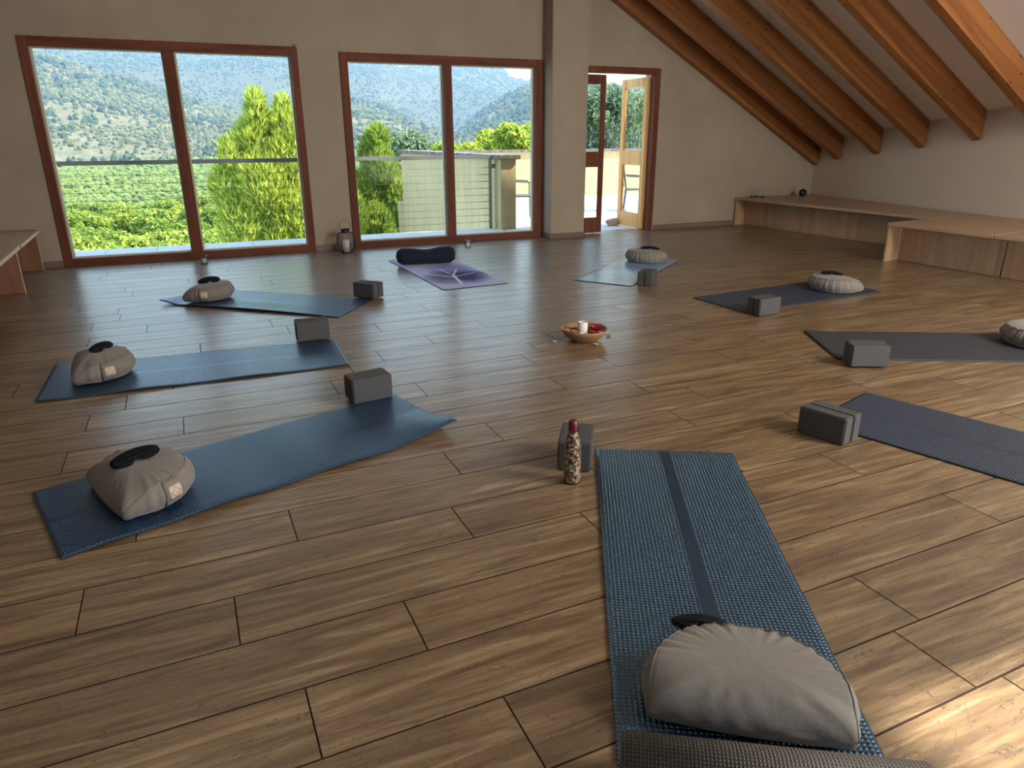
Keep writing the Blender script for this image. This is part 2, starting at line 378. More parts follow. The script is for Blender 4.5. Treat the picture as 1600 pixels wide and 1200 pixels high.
# floor: real planks with narrow joints
def make_floor():
    SP, LN, gap, gx = .2535, 1.285, .0033, .0023
    phase = {-1: .588, 0: .115, 1: .463, 2: 1.255, 3: .808, 4: .21, 5: .95, 6: 1.268, 7: 1.03, 8: .62, 9: 1.126, 10: .668, 11: .835}
    V = []; F = []; UV = []; RN = []
    ca, sa = math.cos(.02), math.sin(.02)
    def clip(poly):
        # clip to the room outline (x from -2.32, right wall line, y from -3.2 to W+.3 in the door only)
        def cut(poly, fn):
            o = []
            for i in range(len(poly)):
                a, b = poly[i], poly[(i + 1) % len(poly)]; fa, fb = fn(a), fn(b)
                if fa >= 0: o.append(a)
                if (fa >= 0) != (fb >= 0):
                    t = fa / (fa - fb); o.append((a[0] + (b[0] - a[0]) * t, a[1] + (b[1] - a[1]) * t))
            return o
        for fn in (lambda p: p[0] + 2.3, lambda p: wall_x(p[1]) - p[0], lambda p: p[1] + 3.2, lambda p: W + .0 - p[1]):
            if len(poly) < 3: return []
            poly = cut(poly, fn)
        return poly
    for k in range(-20, 35):
        ph = phase.get(k, random.random() * LN)
        y0 = 1.36 + SP * k
        for j in range(-4, 9):
            x0 = ph + j * LN
            q = [(x0 + gx, y0 + gap), (x0 + LN - gx, y0 + gap), (x0 + LN - gx, y0 + SP - gap), (x0 + gx, y0 + SP - gap)]
            q = [(ca * a - sa * b + .0 * 1 + sa * 1.36 * 0, sa * a + ca * b) for a, b in q]
            q = clip(q)
            if len(q) < 3: continue
            cx = sum(p[0] for p in q) / len(q); cy = sum(p[1] for p in q) / len(q)
            b = len(V); n = len(q); rn = random.random(); ou, ov = random.random() * 50, random.random() * 50
            sg = random.choice((-1, 1))
            d = .0001
            for p in q: V.append((p[0], p[1], -.0012))
            for p in q:
                vx, vy = cx - p[0], cy - p[1]
                V.append((p[0] + d * (1 if vx > 0 else -1), p[1] + d * (1 if vy > 0 else -1), 0.0))
            for i in range(n):
                F.append((b + i, b + (i + 1) % n, b + n + (i + 1) % n, b + n + i))
            F.append(tuple(range(b + n, b + 2 * n)))
            UV += [((p[0]) * sg + ou, p[1] + ov) for p in q] * 2
            RN += [rn] * (2 * n)
    nF = len(F)
    b = len(V)
    V += [(-2.3, -3.2, -.0025), (wall_x(-3.2), -3.2, -.0025), (wall_x(W), W, -.0025), (-2.3, W, -.0025)]
    F.append((b, b + 1, b + 2, b + 3))
    b = len(V)   # threshold in the door opening
    V += [(5.2, W, -.0), (6.56, W, -.0), (6.56, W + .3, -.0), (5.2, W + .3, -.0)]; F.append((b, b + 1, b + 2, b + 3))
    b = len(V)   # underside of the slab
    V += [(-2.6, -3.4, -.3), (10.2, -3.4, -.3), (10.2, W + .0, -.3), (-2.6, W + .0, -.3)]; F.append((b + 3, b + 2, b + 1, b))
    UV += [(0, 0)] * (len(V) - len(UV)); RN += [.5] * (len(V) - len(RN))
    for i in range(4): UV[-8 + i] = (V[-8 + i][0], V[-8 + i][1])
    me = me_from(V, F, 'floor', UV)
    a = me.attributes.new('rnd', 'FLOAT', 'POINT'); a.data.foreach_set('value', np.array(RN, dtype=np.float32))
    o = link('floor', me, [M['tile'], M['grout']]); me.polygons[nF].material_index = 1; me.polygons[nF + 2].material_index = 1
    tag(o, 'wood look plank floor of the practice room', None, None, 'structure')
make_floor()

# window wall with two glazed openings and a door opening
OP = [(-1.538, 1.32, 2.445), (1.82, 4.61, 2.41), (5.20, 6.56, 2.362)]
mb = MB(); T0, T1 = W, W + .30
xs = [-2.6] + [q for o_ in OP for q in o_[:2]] + [10.15]
for i in range(0, len(xs), 2): mb.box(xs[i], xs[i + 1], T0, T1, -.3 if i else -.3, 2.0)
def wall_band(x0, x1, z0):
    pts = [x0] + [p for p in (1.0,) if x0 < p < x1] + [x1]
    for a, b in zip(pts[:-1], pts[1:]):
        za, zb = ceil_z(a) + .05, ceil_z(b) + .05
        v = [(a, T0, z0), (b, T0, z0), (b, T0, max(zb, z0 + .01)), (a, T0, max(za, z0 + .01)), (a, T1, z0), (b, T1, z0), (b, T1, max(zb, z0 + .01)), (a, T1, max(za, z0 + .01))]
        mb.add(v, [(0, 1, 2, 3), (5, 4, 7, 6), (0, 4, 5, 1), (3, 2, 6, 7), (1, 5, 6, 2), (0, 3, 7, 4)])
for i in range(0, len(xs), 2): 
    a, b = xs[i], xs[i + 1]
    if i == 6: b = 8.55
    wall_band(a, b, 2.0)
for (a, b, h) in OP: wall_band(a, b, h)
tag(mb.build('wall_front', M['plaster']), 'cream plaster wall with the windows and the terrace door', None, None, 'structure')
# column beside the door
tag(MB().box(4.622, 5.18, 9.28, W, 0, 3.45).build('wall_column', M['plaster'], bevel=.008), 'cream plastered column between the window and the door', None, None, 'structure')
# right wall (slightly splayed), left wall, rear wall with an unseen opening added for light
mb = MB(); ys = [-3.2, W + .0]
a, b = (wall_x(-3.2), -3.2), (wall_x(W), W)
def zt(p): return ceil_z(p[0]) + .03
mb.add([(a[0], a[1], -.3), (b[0], b[1], -.3), (b[0], b[1], zt(b)), (a[0], a[1], zt(a)), (a[0] + .25, a[1], -.3), (b[0] + .25, b[1], -.3), (b[0] + .25, b[1], zt(b) - .1), (a[0] + .25, a[1], zt(a) - .1)],
       [(0, 1, 2, 3), (5, 4, 7, 6), (0, 4, 5, 1), (3, 2, 6, 7), (1, 5, 6, 2), (0, 3, 7, 4)])
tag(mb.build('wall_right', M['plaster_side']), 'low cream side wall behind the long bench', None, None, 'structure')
tag(MB().box(-2.55, -2.3, -3.2, W, -.3, 4.95).build('wall_left', M['plaster_bounce_cut']), 'taupe side wall on the left, darkened to cut bounce light', None, None, 'structure')
mb = MB(); mb.box(-2.55, 0.1, -3.45, -3.2, -.3, 3.0); mb.box(5.1, 7.5, -3.45, -3.2, -.3, 2.75); mb.box(.1, 5.1, -3.45, -3.2, -.3, .35); mb.box(.1, 5.1, -3.45, -3.2, 3.0, 3.9)
mb.add([(-2.55, -3.45, 3.0), (.1, -3.45, 3.0), (.1, -3.45, 5.9), (-2.55, -3.45, 4.75), (-2.55, -3.2, 3.0), (.1, -3.2, 3.0), (.1, -3.2, 5.9), (-2.55, -3.2, 4.75)], [(0, 1, 2, 3), (5, 4, 7, 6), (0, 4, 5, 1), (3, 2, 6, 7), (1, 5, 6, 2), (0, 3, 7, 4)])
mb.add([(.1, -3.45, 3.9), (5.1, -3.45, 3.9), (1.0, -3.45, 6.2), (.1, -3.45, 5.85), (.1, -3.2, 3.9), (5.1, -3.2, 3.9), (1.0, -3.2, 6.2), (.1, -3.2, 5.85)], [(0, 1, 2, 3), (5, 4, 7, 6), (0, 4, 5, 1), (3, 2, 6, 7), (1, 5, 6, 2), (0, 3, 7, 4)])
tag(mb.build('wall_rear', M['plaster_bounce_cut']), 'taupe rear wall behind the camera, darkened to cut bounce light', None, None, 'structure')

# ceiling: two slopes, the right one with an unseen roof window opening, enlarged for more bounce light
def slope(name, x0, x1, holes, label):
    mb = MB(); th = .16
    cuts = sorted(set([x0, x1] + [h[0] for h in holes] + [h[1] for h in holes]))
    yc = sorted(set([-3.45, W + .42] + [h[2] for h in holes] + [h[3] for h in holes]))
    for i in range(len(cuts) - 1):
        for j in range(len(yc) - 1):
            a, b, c_, d = cuts[i], cuts[i + 1], yc[j], yc[j + 1]
            if any(h[0] <= a and b <= h[1] and h[2] <= c_ and d <= h[3] for h in holes): continue
            e = 1e-6
            za, zb = ceil_z(a + e), ceil_z(b - e)
            mb.add([(a, c_, za), (b, c_, zb), (b, d, zb), (a, d, za), (a, c_, za + th), (b, c_, zb + th), (b, d, zb + th), (a, d, za + th)],
                   [(0, 3, 2, 1), (4, 5, 6, 7), (0, 1, 5, 4), (1, 2, 6, 5), (2, 3, 7, 6), (3, 0, 4, 7)])
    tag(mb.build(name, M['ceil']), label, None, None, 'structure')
slope('ceiling', 1.0, 10.6, [(4.99, 8.6, -3.15, -.246)], 'sloping white plaster ceiling above the rafters')
slope('ceiling', -3.0, 1.0, [], 'second ceiling slope over the left half of the room')

# rafters
def rafter(y0, label, zoff=0.0, wd=.13):
    x1 = wall_x(y0) - .012; x0 = 1.06; dz = .352
    x1b = wall_x(y0 + wd) - .012; y1 = y0 + wd
    x1 = min(x1, x1b)
    mb = MB(); t = lambda x: 6.715 - .55 * x; bt = lambda x: 6.365 - .55 * x + zoff
    v = [(x0, y0, bt(x0)), (x1, y0, bt(x1)), (x1b, y1, bt(x1b)), (x0, y1, bt(x0)), (x0, y0, t(x0)), (x1, y0, t(x1)), (x1b, y1, t(x1b)), (x0, y1, t(x0))]
    mb.add(v, [(0, 3, 2, 1), (4, 5, 6, 7), (0, 1, 5, 4), (1, 2, 6, 5), (2, 3, 7, 6), (3, 0, 4, 7)])
    # own frame along the slope so that the grain follows the beam
    org = Vector((x1, y0, bt(x1))); ang = math.atan(.55)
    Mi = (Matrix.Translation(org) @ Matrix.Rotation(ang, 4, 'Y')).inverted()
    mb.v = [tuple(Mi @ Vector(p)) for p in mb.v]
    o = mb.build('rafter', M['rafter'], bevel=.004, seg=1); o.location = org; o.rotation_euler = (0, ang, 0)
    tag(o, label, 'rafter', 'honey pine rafters under the sloping ceiling')
rafter(9.425, 'dark knotty rafter set flush against the window wall', -.05)
rafter(8.86, 'knotty pine rafter next to the one on the window wall')
rafter(7.98, 'third knotty pine rafter counted from the window wall')
rafter(7.11, 'fourth knotty pine rafter counted from the window wall, above the long bench')
rafter(6.22, 'fifth knotty pine rafter from the window wall, its whole lower end in view')
rafter(5.34, 'nearest knotty pine rafter, cut by the right edge of the picture')

# skirting
def skirt(name, pts, label):
    mb = MB()
    for (a, b) in pts:
        a, b = Vector(a), Vector(b); d = (b - a).normalized(); nrm = Vector((d.y, -d.x))
        mb.prism([a, b, b + nrm * .012, a + nrm * .012][::1], .0005, .078)
    tag(mb.build(name, M['skirting'], bevel=.002, seg=1), label, None, None, 'structure')
skirt('baseboard_front', [((-2.3, W), (-1.545, W)), ((1.33, W), (1.81, W)), ((6.59, W), (8.38, W))], 'brown skirting along the window wall')
skirt('baseboard_column', [((4.61, 9.28), (5.192, 9.28))], 'brown skirting around the column foot')
skirt('baseboard_column', [((4.622, W - .002), (4.622, 9.28))], 'brown skirting on the window side of the column')

# windows
def window(name, x0, x1, h, pl, pr, label, knob=None):
    root = empty(name, ((x0 + x1) / 2, W, 0)); tag(root, label, None, None, 'structure')
    cx = (x0 + x1) / 2; S = lambda a: a - cx
    f = MB(); ya, yb = -.025, .07
    g0, g1 = .092, h - .1
    f.box(S(x0), S(pl[0]), ya, yb, .002, h); f.box(S(pr[1]), S(x1), ya, yb, .002, h)
    f.box(S(pl[1]), S(pr[0]), ya, yb, g0, g1)
    fr = f.build('window_frame', M['frame'], root, bevel=.005)
    r = MB(); r.box(S(pl[0]), S(pr[1]), ya, yb, .002, g0); r.box(S(pl[0]), S(pr[1]), ya, yb, g1, h)
    r.build('window_rail', M['frame_h'], root, bevel=.005)
    c = MB()
    for (a, b) in (pl, pr):
        w_ = .022
        c.box(S(a), S(a) + w_, yb, yb + .05, g0, g1); c.box(S(b) - w_ , S(b), yb, yb + .05, g0, g1)
        c.box(S(a) + w_, S(b) - w_, yb, yb + .05, g0, g0 + w_ * .6); c.box(S(a) + w_, S(b) - w_, yb, yb + .05, g1 - w_ * .5, g1)
    c.build('outer_bead', M['cream_paint'], root)
    for (a, b) in (pl, pr):
        MB().box(S(a) - .01, S(b) + .01, .045, .051, g0 - .01, g1 + .01).build('window_pane', M['glass'], root)
    return root
w1 = window('window_1', -1.538, 1.32, 2.445, (-1.452, -.157), (-.043, 1.24), 'large left window in a reddish wooden frame')
w2 = window('window_2', 1.82, 4.61, 2.41, (1.916, 3.168), (3.273, 4.505), 'large middle window in a reddish wooden frame')
MB().tube([(0, 0, 0), (0, -.03, 0)], .016, 10).build('window_knob', M['black_metal'], w2, loc=(-1.345, -.025, .70))
MB().tube([(0, 0, 0), (0, -.02, .0), (.0, -.024, .03)], .006, 6).build('hook', M['black_metal'], w1, loc=(1.40, -.02, 2.44))

# door: frame, closed half leaf, opened leaf, folded out onto the terrace
door = empty('door_1', (5.88, W, 0)); tag(door, 'terrace door, one narrow leaf shut and one leaf opened outwards', None, None, 'structure')
DX = 5.88
f = MB(); f.box(5.20 - DX, 5.27 - DX, -.02, .11, .002, 2.362); f.box(6.475 - DX, 6.56 - DX, -.02, .11, .002, 2.362); f.box(5.27 - DX, 6.475 - DX, -.02, .11, 2.275, 2.362)
f.build('door_frame', M['frame'], door, bevel=.004)
f = MB(); f.box(6.50 - DX, 6.555 - DX, .11, .299, .002, 2.30); f.build('door_reveal', M['leaf_pine'], door)
def leaf(wd, name, mat, root, loc, rz, stile, handle):
    r = bpy.data.objects.new(name, None); col.objects.link(r); r.empty_display_size = .05; r.parent = root; r.location = loc; r.rotation_euler = (0, 0, rz)
    H = 2.255; th = .045; m_ = MB()
    m_.box(0, stile, 0, th, .012, H); m_.box(wd - stile, wd, 0, th, .012, H)
    m_.box(stile, wd - stile, 0, th, .012, .24); m_.box(stile, wd - stile, 0, th, .98, 1.20); m_.box(stile, wd - stile, 0, th, H - .13, H)
    m_.build('leaf_frame', mat, r, bevel=.004)
    for z0, z1 in ((.24, .98), (1.20, H - .13)):
        MB().box(stile - .008, wd - stile + .008, th / 2 - .003, th / 2 + .003, z0 - .008, z1 + .008).build('leaf_pane', M['glass'], r)
    if handle:
        h_ = MB(); h_.box(wd - .075, wd - .045, -.006, 0, 1.02, 1.18); h_.tube([(wd - .06, -.006, 1.12), (wd - .06, -.05, 1.12), (wd - .18, -.05, 1.12)], .009, 8)
        h_.tube([(wd - .06, -.02, 1.05), (wd - .055, -.03, .99), (wd - .07, -.03, .95)], .007, 6)
        h_.build('door_handle', M['steel'], r)
    return r
leaf(.385, 'shut_leaf', M['frame'], door, (5.27 - DX, .03, 0), 0, .075, False)
leaf(.74, 'open_leaf', M['leaf_pine'], door, (6.47 - DX, .12, 0), R(89), .10, True)
MB().tube([(0, 0, .0), (0, 0, .02)], .006, 6).build('door_bolt', M['steel'], door, loc=(5.50 - DX, .02, -.0))

# ------------------------------------------------------------------ benches
def quad_prism(name, q, z0, z1, mat, root, bevel=.003, label=None, org=None):
    ox, oy = org
    return MB().prism([(p[0] - ox, p[1] - oy) for p in q], z0, z1).build(name, mat, root, bevel=bevel, seg=1, label=label)
# long bench along the right wall
o0 = (8.2, 8.0)
b = empty('bench', (*o0, 0), 0, 'long light oak bench running back along the low right wall to the window wall', 'bench', 'light oak benches on the right')
fx = lambda y: 8.165 + (9.55 - y) * .022
e = .006
quad_prism('bench_top', [(fx(9.545), 9.545), (fx(2.6), 2.6), (wall_x(2.6) - e, 2.6), (wall_x(9.545) - e, 9.545)], .412, .45, M['oak_top'], b, org=o0)
quad_prism('side_panel', [(fx(9.5) + .01, 9.51), (fx(9.5) + .01, 9.54), (9.3, 9.54), (9.3, 9.51)][::-1], .001, .412, M['oak'], b, org=o0)
quad_prism('front_panel', [(8.36, 9.505), (8.50, 6.02), (8.53, 6.02), (8.39, 9.505)], .001, .412, M['oak'], b, org=o0)
# two shorter units in front of it
def unit(y1, y0, label, far):
    o1 = (7.35, (y0 + y1) / 2)
    u = empty('bench', (*o1, 0), 0, label, 'bench', 'light oak benches on the right')
    x = lambda y: 7.285 + (5.9 - y) * .0085
    bx = lambda y: fx(y) - .004
    dy = .14
    quad_prism('bench_top', [(x(y1), y1), (x(y0), y0), (bx(y0), y0 + dy), (bx(y1), y1 + dy)], .415, .449, M['oak_top'], u, org=o1)
    if far: quad_prism('side_panel', [(x(y1) + .008, y1 - .035), (x(y1) + .008, y1 - .008), (bx(y1) , y1 - .008 + dy), (bx(y1), y1 - .035 + dy)][::-1], .001, .415, M['oak'], u, org=o1)
    px = lambda y: x(y) + .27
    ya = y1 - .036 + .04 if far else y1 + .02
    quad_prism('front_panel', [(px(y1), ya), (px(y0), y0 + .025), (px(y0) + .025, y0 + .03), (px(y1) + .025, ya + .005)], .001, .415, M['oak'], u, org=o1)
unit(5.87, 4.642, 'light oak bench unit projecting in front of the long bench, its open end facing left', True)
unit(4.630, 3.2, 'light oak bench unit at the right edge of the picture, nearest of the benches', False)
# left bench: two open units against the left wall
def left_unit(y0, y1, label, far=False):
    lx = lambda y: -1.70 + (9.4 - y) * .048
    o1 = (-1.95, (y0 + y1) / 2); u = empty('bench', (*o1, 0), 0, label, 'bench', 'red brown benches on the left')
    q = [(lx(y0), y0), (lx(y1) , y1 - .06), (lx(y1) - .06, y1), (-2.29, y1), (-2.29, y0)]
    quad_prism('bench_top', q, .418, .45, M['oak_top'], u, org=o1)
    quad_prism('bench_edge', [(lx(y0), y0 + .01), (lx(y1), y1 - .07), (lx(y1) + .004, y1 - .07), (lx(y0) + .004, y0 + .01)], .42, .448, M['oak_edge'], u, bevel=0, org=o1)
    for yy in ((y1 - .10,) if far else (y1 - .10, y0 + .05)):
        xx = lx(yy) - .035
        quad_prism('side_panel', [(xx, yy), (xx, yy + .022), (-2.28, yy + .022), (-2.28, yy)], .001, .418, M['cherry'], u, org=o1)
        quad_prism('panel_edge', [(xx, yy), (xx, yy + .022), (xx + .003, yy + .022), (xx + .003, yy)], .001, .416, M['oak_edge'], u, bevel=0, org=o1)
    quad_prism('back_panel', [(-2.285, y0 + .08), (-2.285, y1 - .11), (-2.265, y1 - .11), (-2.265, y0 + .08)], .001, .418, M['cherry'], u, org=o1)
left_unit(8.13, 9.53, 'red brown open bench unit in the left corner by the window wall', True)
left_unit(5.9, 8.12, 'red brown open bench unit at the left edge, nearer than the corner one')

# small things on the long bench
def wire_stand(x, y, label, s=1.0):
    r = empty('candle_stand', (x, y, .4505), 0, label, 'candle stand', 'wire stands on the long bench')
    MB().lathe([(.034, 0), (.036, .004), (.036, .018), (.03, .022), (.0001, .022)], 20).build('base', M['black_metal'], r)
    m_ = MB()
    for k in (-1, 1): m_.tube([(k * .03, 0, .02), (k * .022, 0, .06), (0, 0, .125 * s)], .0022, 6)
    m_.build('wire', M['wire'], r)
wire_stand(8.40, 9.40, 'leftmost small black and wire candle stand on the end of the long bench')
wire_stand(8.50, 9.40, 'middle one of the three small wire candle stands on the long bench')
wire_stand(8.56, 9.34, 'rightmost of the three small wire candle stands on the long bench')
r = empty('round_ornament', (9.33, 9.24, .4505), 0, 'small round black ornament in the far corner of the long bench', 'ornament')
m_ = MB(); m_.lathe([(.03, 0), (.052, .02), (.062, .055), (.055, .09), (.03, .112), (.0001, .118)], 20); m_.build('body', M['black_metal'], r, smooth=True)
MB().lathe([(.026, 0), (.030, .012), (.018, .02), (.0001, .02)], 16).build('lens', M['black_metal'], r, loc=(-.04, -.045, .06), rot=(R(90), 0, R(-40)))

# ------------------------------------------------------------------ mats
TH = .006
def make_mat(c, mat, label, cat='yoga mat', group='yoga mats laid out in a ring', hf=None, nu=110, nv=26, painter=None, rad=.0, name='yoga_mat'):
    """c: four corners (start-left, start-right, end-right, end-left); u runs start->end"""
    c = [Vector(p) for p in c]; cen = sum(c, Vector((0, 0))) / 4
    Lm = ((c[2] + c[3]) / 2 - (c[0] + c[1]) / 2).length; Wm = (c[1] - c[0]).length
    V = []; UV = []; F = []
    for lay in (0, 1):
        for i in range(nu + 1):
            for j in range(nv + 1):
                u, v_ = i / nu, j / nv
                p = (c[0].lerp(c[1], v_)).lerp(c[3].lerp(c[2], v_), u)
                if rad:   # rounded corners
                    du = min(u, 1 - u) * Lm; dv = min(v_, 1 - v_) * Wm
                    if du < rad and dv < rad:
                        dd = math.hypot(rad - du, rad - dv)
                        if dd > rad:
                            q = (c[0].lerp(c[1], .5)).lerp(c[3].lerp(c[2], .5), .5); dirv = (q - p).normalized(); p = p + dirv * (dd - rad)
                z = (hf(u, v_) if hf else 0.0) + .0008
                V.append((p.x - cen.x, p.y - cen.y, z + (TH if lay == 0 else 0))); UV.append((u * Lm, (v_ - .5) * Wm))
    n1 = (nu + 1) * (nv + 1); I = lambda l, i, j: l * n1 + i * (nv + 1) + j
    for i in range(nu):
        for j in range(nv):
            F.append((I(0, i, j), I(0, i + 1, j), I(0, i + 1, j + 1), I(0, i, j + 1))); F.append((I(1, i, j + 1), I(1, i + 1, j + 1), I(1, i + 1, j), I(1, i, j)))
    nt_ = len(F)
    for i in range(nu):
        F.append((I(0, i + 1, 0), I(0, i, 0), I(1, i, 0), I(1, i + 1, 0))); F.append((I(0, i, nv), I(0, i + 1, nv), I(1, i + 1, nv), I(1, i, nv)))
    for j in range(nv):
        F.append((I(0, 0, j), I(0, 0, j + 1), I(1, 0, j + 1), I(1, 0, j))); F.append((I(0, nu, j + 1), I(0, nu, j), I(1, nu, j), I(1, nu, j + 1)))
    me = me_from(V, F, name, UV)
    if painter is not None:
        ca = me.color_attributes.new('print', 'FLOAT_COLOR', 'POINT')
        uv = np.array(UV); colr = painter(uv[:, 0] / Lm, uv[:, 1] / Wm + .5)
        ca.data.foreach_set('color', np.concatenate([colr, np.ones((len(colr), 1))], 1).astype(np.float32).ravel())
    bm = bmesh.new(); bm.from_mesh(me); bmesh.ops.recalc_face_normals(bm, faces=bm.faces); bm.to_mesh(me); bm.free()
    o = link(name, me, [mat, M['mat_edge']], None, (cen.x, cen.y, 0))
    mi = np.zeros(len(F), dtype=np.int32); mi[nt_:] = 1; me.polygons.foreach_set('material_index', mi)
    sm = np.ones(len(F), dtype=bool); sm[nt_:] = False; me.polygons.foreach_set('use_smooth', sm)
    return tag(o, label, cat, group)

def sst(a, b, x):
    t = max(0.0, min(1.0, (x - a) / (b - a))); return t * t * (3 - 2 * t)
def rect_from(p0, ang, L, Wd):
    """start-left corner p0; u axis at angle ang; right side is clockwise from it"""
    a = Vector((math.cos(R(ang)), math.sin(R(ang)))); s = Vector((a.y, -a.x)); p = Vector(p0)
    return [p, p + s * Wd, p + s * Wd + a * L, p + a * L]
# A: nearest mat
make_mat([(1.566, 2.633), (2.121, 2.327), (1.268, .735), (.713, 1.041)][::1], M['mat_teal'], 'teal blue dotted yoga mat nearest the camera, under the big grey cushion', hf=lambda u, v: .003 * math.sin(u * 9 + v * 2) ** 2 * sst(.02, .1, u))
# B: left, front row
make_mat([(-.81, 3.206), (-.621, 2.586), (1.045, 3.135), (.878, 3.754)], M['mat_blue'], 'shiny blue yoga mat on the left whose near right corner lifts off the floor',
         hf=lambda u, v: .002 + .045 * sst(.80, 1.0, u) * sst(.35, 1.0, v) ** 1.5 + .009 * math.sin(u * 11 + 1.0) ** 2 * (1 - sst(.78, .9, u)) * (.4 + .6 * v) * sst(0, .12, u))
# C: left, second row
make_mat([(-1.008, 5.188), (-1.005, 4.462), (.752, 4.417), (.776, 5.084)], M['mat_blue'], 'blue yoga mat on the left, second row from the camera, with dark curled left end',
         hf=lambda u, v: .014 * (1 - sst(0, .14, u)) * (1 - v) + .007 * math.sin(u * 9 + 2) ** 2 * v)
# D: left, third row
make_mat([(-.03, 7.50), (-.454, 6.934), (.921, 5.758), (1.334, 6.323)], M['mat_blue'], 'blue yoga mat in the left far row whose left tip curls up',
         hf=lambda u, v: .035 * (1 - sst(0, .16, u)) ** 2 * sst(.2, 1, v) + .016 * math.sin(u * math.pi) * sst(.5, 1, v))
# E: printed mat
def paint(u, v):
    # u 0 = near end, 1 = far end
    n = np.zeros(len(u)); g = np.random.default_rng(3)
    for k in range(26):
        fx_, fy = g.normal(0, 14), g.normal(0, 7); n += np.sin(fx_ * u + fy * v + g.uniform(0, 6.28)) / (1 + .05 * (abs(fx_) + abs(fy)))
    n = n / 7.0
    base = np.stack([.52 + .09 * n, .56 + .07 * n, .82 + .05 * n], 1)
    pur = np.array([.050, .015, .15]); lav = np.array([.17, .16, .46])
    d1 = ((u - .29) / .20) ** 2 + ((v - .50) / .48) ** 2; m1 = np.clip(1.25 - d1 + n * .5, 0, 1)[:, None]
    d2 = ((u - .50) / .22) ** 2 + ((v - .35) / .42) ** 2; m2 = np.clip(.95 - d2 + n * .6, 0, 1)[:, None] * .8
    c = base * (1 - m2) + lav * m2; c = c * (1 - m1) + pur * m1
    def seg(a, b, wd):
        a, b = np.array(a), np.array(b); p = np.stack([u * 2.6, v], 1); a = a * [2.6, 1]; b = b * [2.6, 1]
        t = np.clip(((p - a) @ (b - a)) / ((b - a) @ (b - a)), 0, 1); q = a + t[:, None] * (b - a)
        return np.clip(1.4 - np.linalg.norm(p - q, axis=1) / wd, 0, 1)[:, None]
    wh = np.maximum.reduce([seg((.10, .62), (.34, .50), .022), seg((.34, .50), (.50, .28), .014), seg((.27, .53), (.46, .86), .016), seg((.30, .5), (.36, .12), .012), seg((.34, .50), (.55, .52), .009)])
    sp = (np.sin(u * 90 + 3 * np.sin(v * 30)) * np.sin(v * 70) > .97)[:, None] * (m1 > .1)
    wh = np.maximum(wh, sp * .8)
    c = c * (1 - wh) + np.array([.82, .84, .92]) * wh
    return np.clip(c, 0, 1)
make_mat([(2.779, 6.503), (2.064, 6.459), (2.000, 8.42), (2.715, 8.464)][::1], M['mat_print'], 'lavender yoga mat printed with purple splashes and white lines, under the dark bolster', nu=300, nv=110, painter=paint, rad=.05)
# F
make_mat([(3.452, 6.378), (3.821, 5.842), (5.187, 6.942), (4.818, 7.478)], M['mat_satin'], 'pale blue satin yoga mat at the back right of the bolster', rad=.03)
# G
make_mat([(4.039, 5.172), (4.082, 4.508), (5.834, 4.643), (5.791, 5.300)], M['mat_navy'], 'dark navy yoga mat on the right, farther back than the charcoal one', rad=.02)
# H
make_mat([(4.072, 3.845), (3.741, 3.219), (5.300, 2.41), (5.631, 3.036)], M['mat_grey'], 'charcoal yoga mat running to the right edge with a pale curved end', hf=lambda u, v: .006 * (1 - sst(0, .12, u)))
# I
make_mat(rect_from((3.375, 2.673), -72.6, 1.78, .65), M['mat_navy'], 'ribbed navy yoga mat cut off by the right edge, nearest on the right side')

# rolled mat in front of the near cushion
def roll_mesh(r0, turns, L, th, n=40):
    V = []; F = []; UV = []; N = int(n * turns); s = 0
    prev = None
    for i in range(N + 1):
        a = 2 * math.pi * i / n; r = r0 - th * 1.15 * a / (2 * math.pi)
        p = (r * math.cos(a), r * math.sin(a)); q = ((r - th) * math.cos(a), (r - th) * math.sin(a))
        if prev: s += math.dist(p, prev)
        prev = p
        for x in (0, L):
            V.append((x, p[0], p[1])); UV.append((s, x + .1)); V.append((x, q[0], q[1])); UV.append((s, x + .1))
    for i in range(N):
        k = 4 * i; F += [(k, k + 4, k + 6, k + 2), (k + 1, k + 3, k + 7, k + 5), (k, k + 1, k + 5, k + 4), (k + 2, k + 6, k + 7, k + 3)]
    F += [(0, 2, 3, 1), (4 * N, 4 * N + 1, 4 * N + 3, 4 * N + 2)]
    me = me_from(V, F, 'rolled_mat', UV)
    bm = bmesh.new(); bm.from_mesh(me); bmesh.ops.recalc_face_normals(bm, faces=bm.faces); bm.to_mesh(me); bm.free()
    return me
o = link('rolled_mat', roll_mesh(.062, 5.4, .655, .0075), M['mat_roll'], None, (.705, 1.020, .0695), (0, 0, R(-31.3)), smooth=True)
tag(o, 'rolled up grey brown yoga mat along the bottom edge, in front of the near cushion', 'rolled mat')

# ------------------------------------------------------------------ blocks
def block_pair(corner, ang, labels, z=.0, flip=1):
    """two bricks side by side; corner = shared outer corner, ang = direction of the long side, thickness goes to the left of it (flip=-1: right)"""
    a = Vector((math.cos(R(ang)), math.sin(R(ang)))); s = Vector((-a.y, a.x)) * flip
    for k in (0, 1):
        cpos = Vector(corner) + a * .1175 + s * (.037 + .0745 * k)
        ox = .004 * (1 if k else -1) * .6
        cpos = cpos + a * ox
        o = MB().box(-.1175, .1175, -.0362, .0362, 0, .138).build('yoga_block', M['foam'], bevel=.006, seg=3)
        o.location = (cpos.x, cpos.y, z + .0008); o.rotation_euler = (0, 0, R(ang))
        tag(o, labels[k], 'yoga block', 'grey foam yoga blocks standing in pairs')
block_pair((.634, 3.673), 10.2, ('grey foam block facing the camera at the lifting blue mat, front one of its pair', 'grey foam block at the lifting blue mat, rear one of its pair'), .008)
block_pair((.513, 5.095), 0, ('grey foam block on the second row blue mat, front one of its pair', 'grey foam block on the second row blue mat, rear one of its pair'), .013)
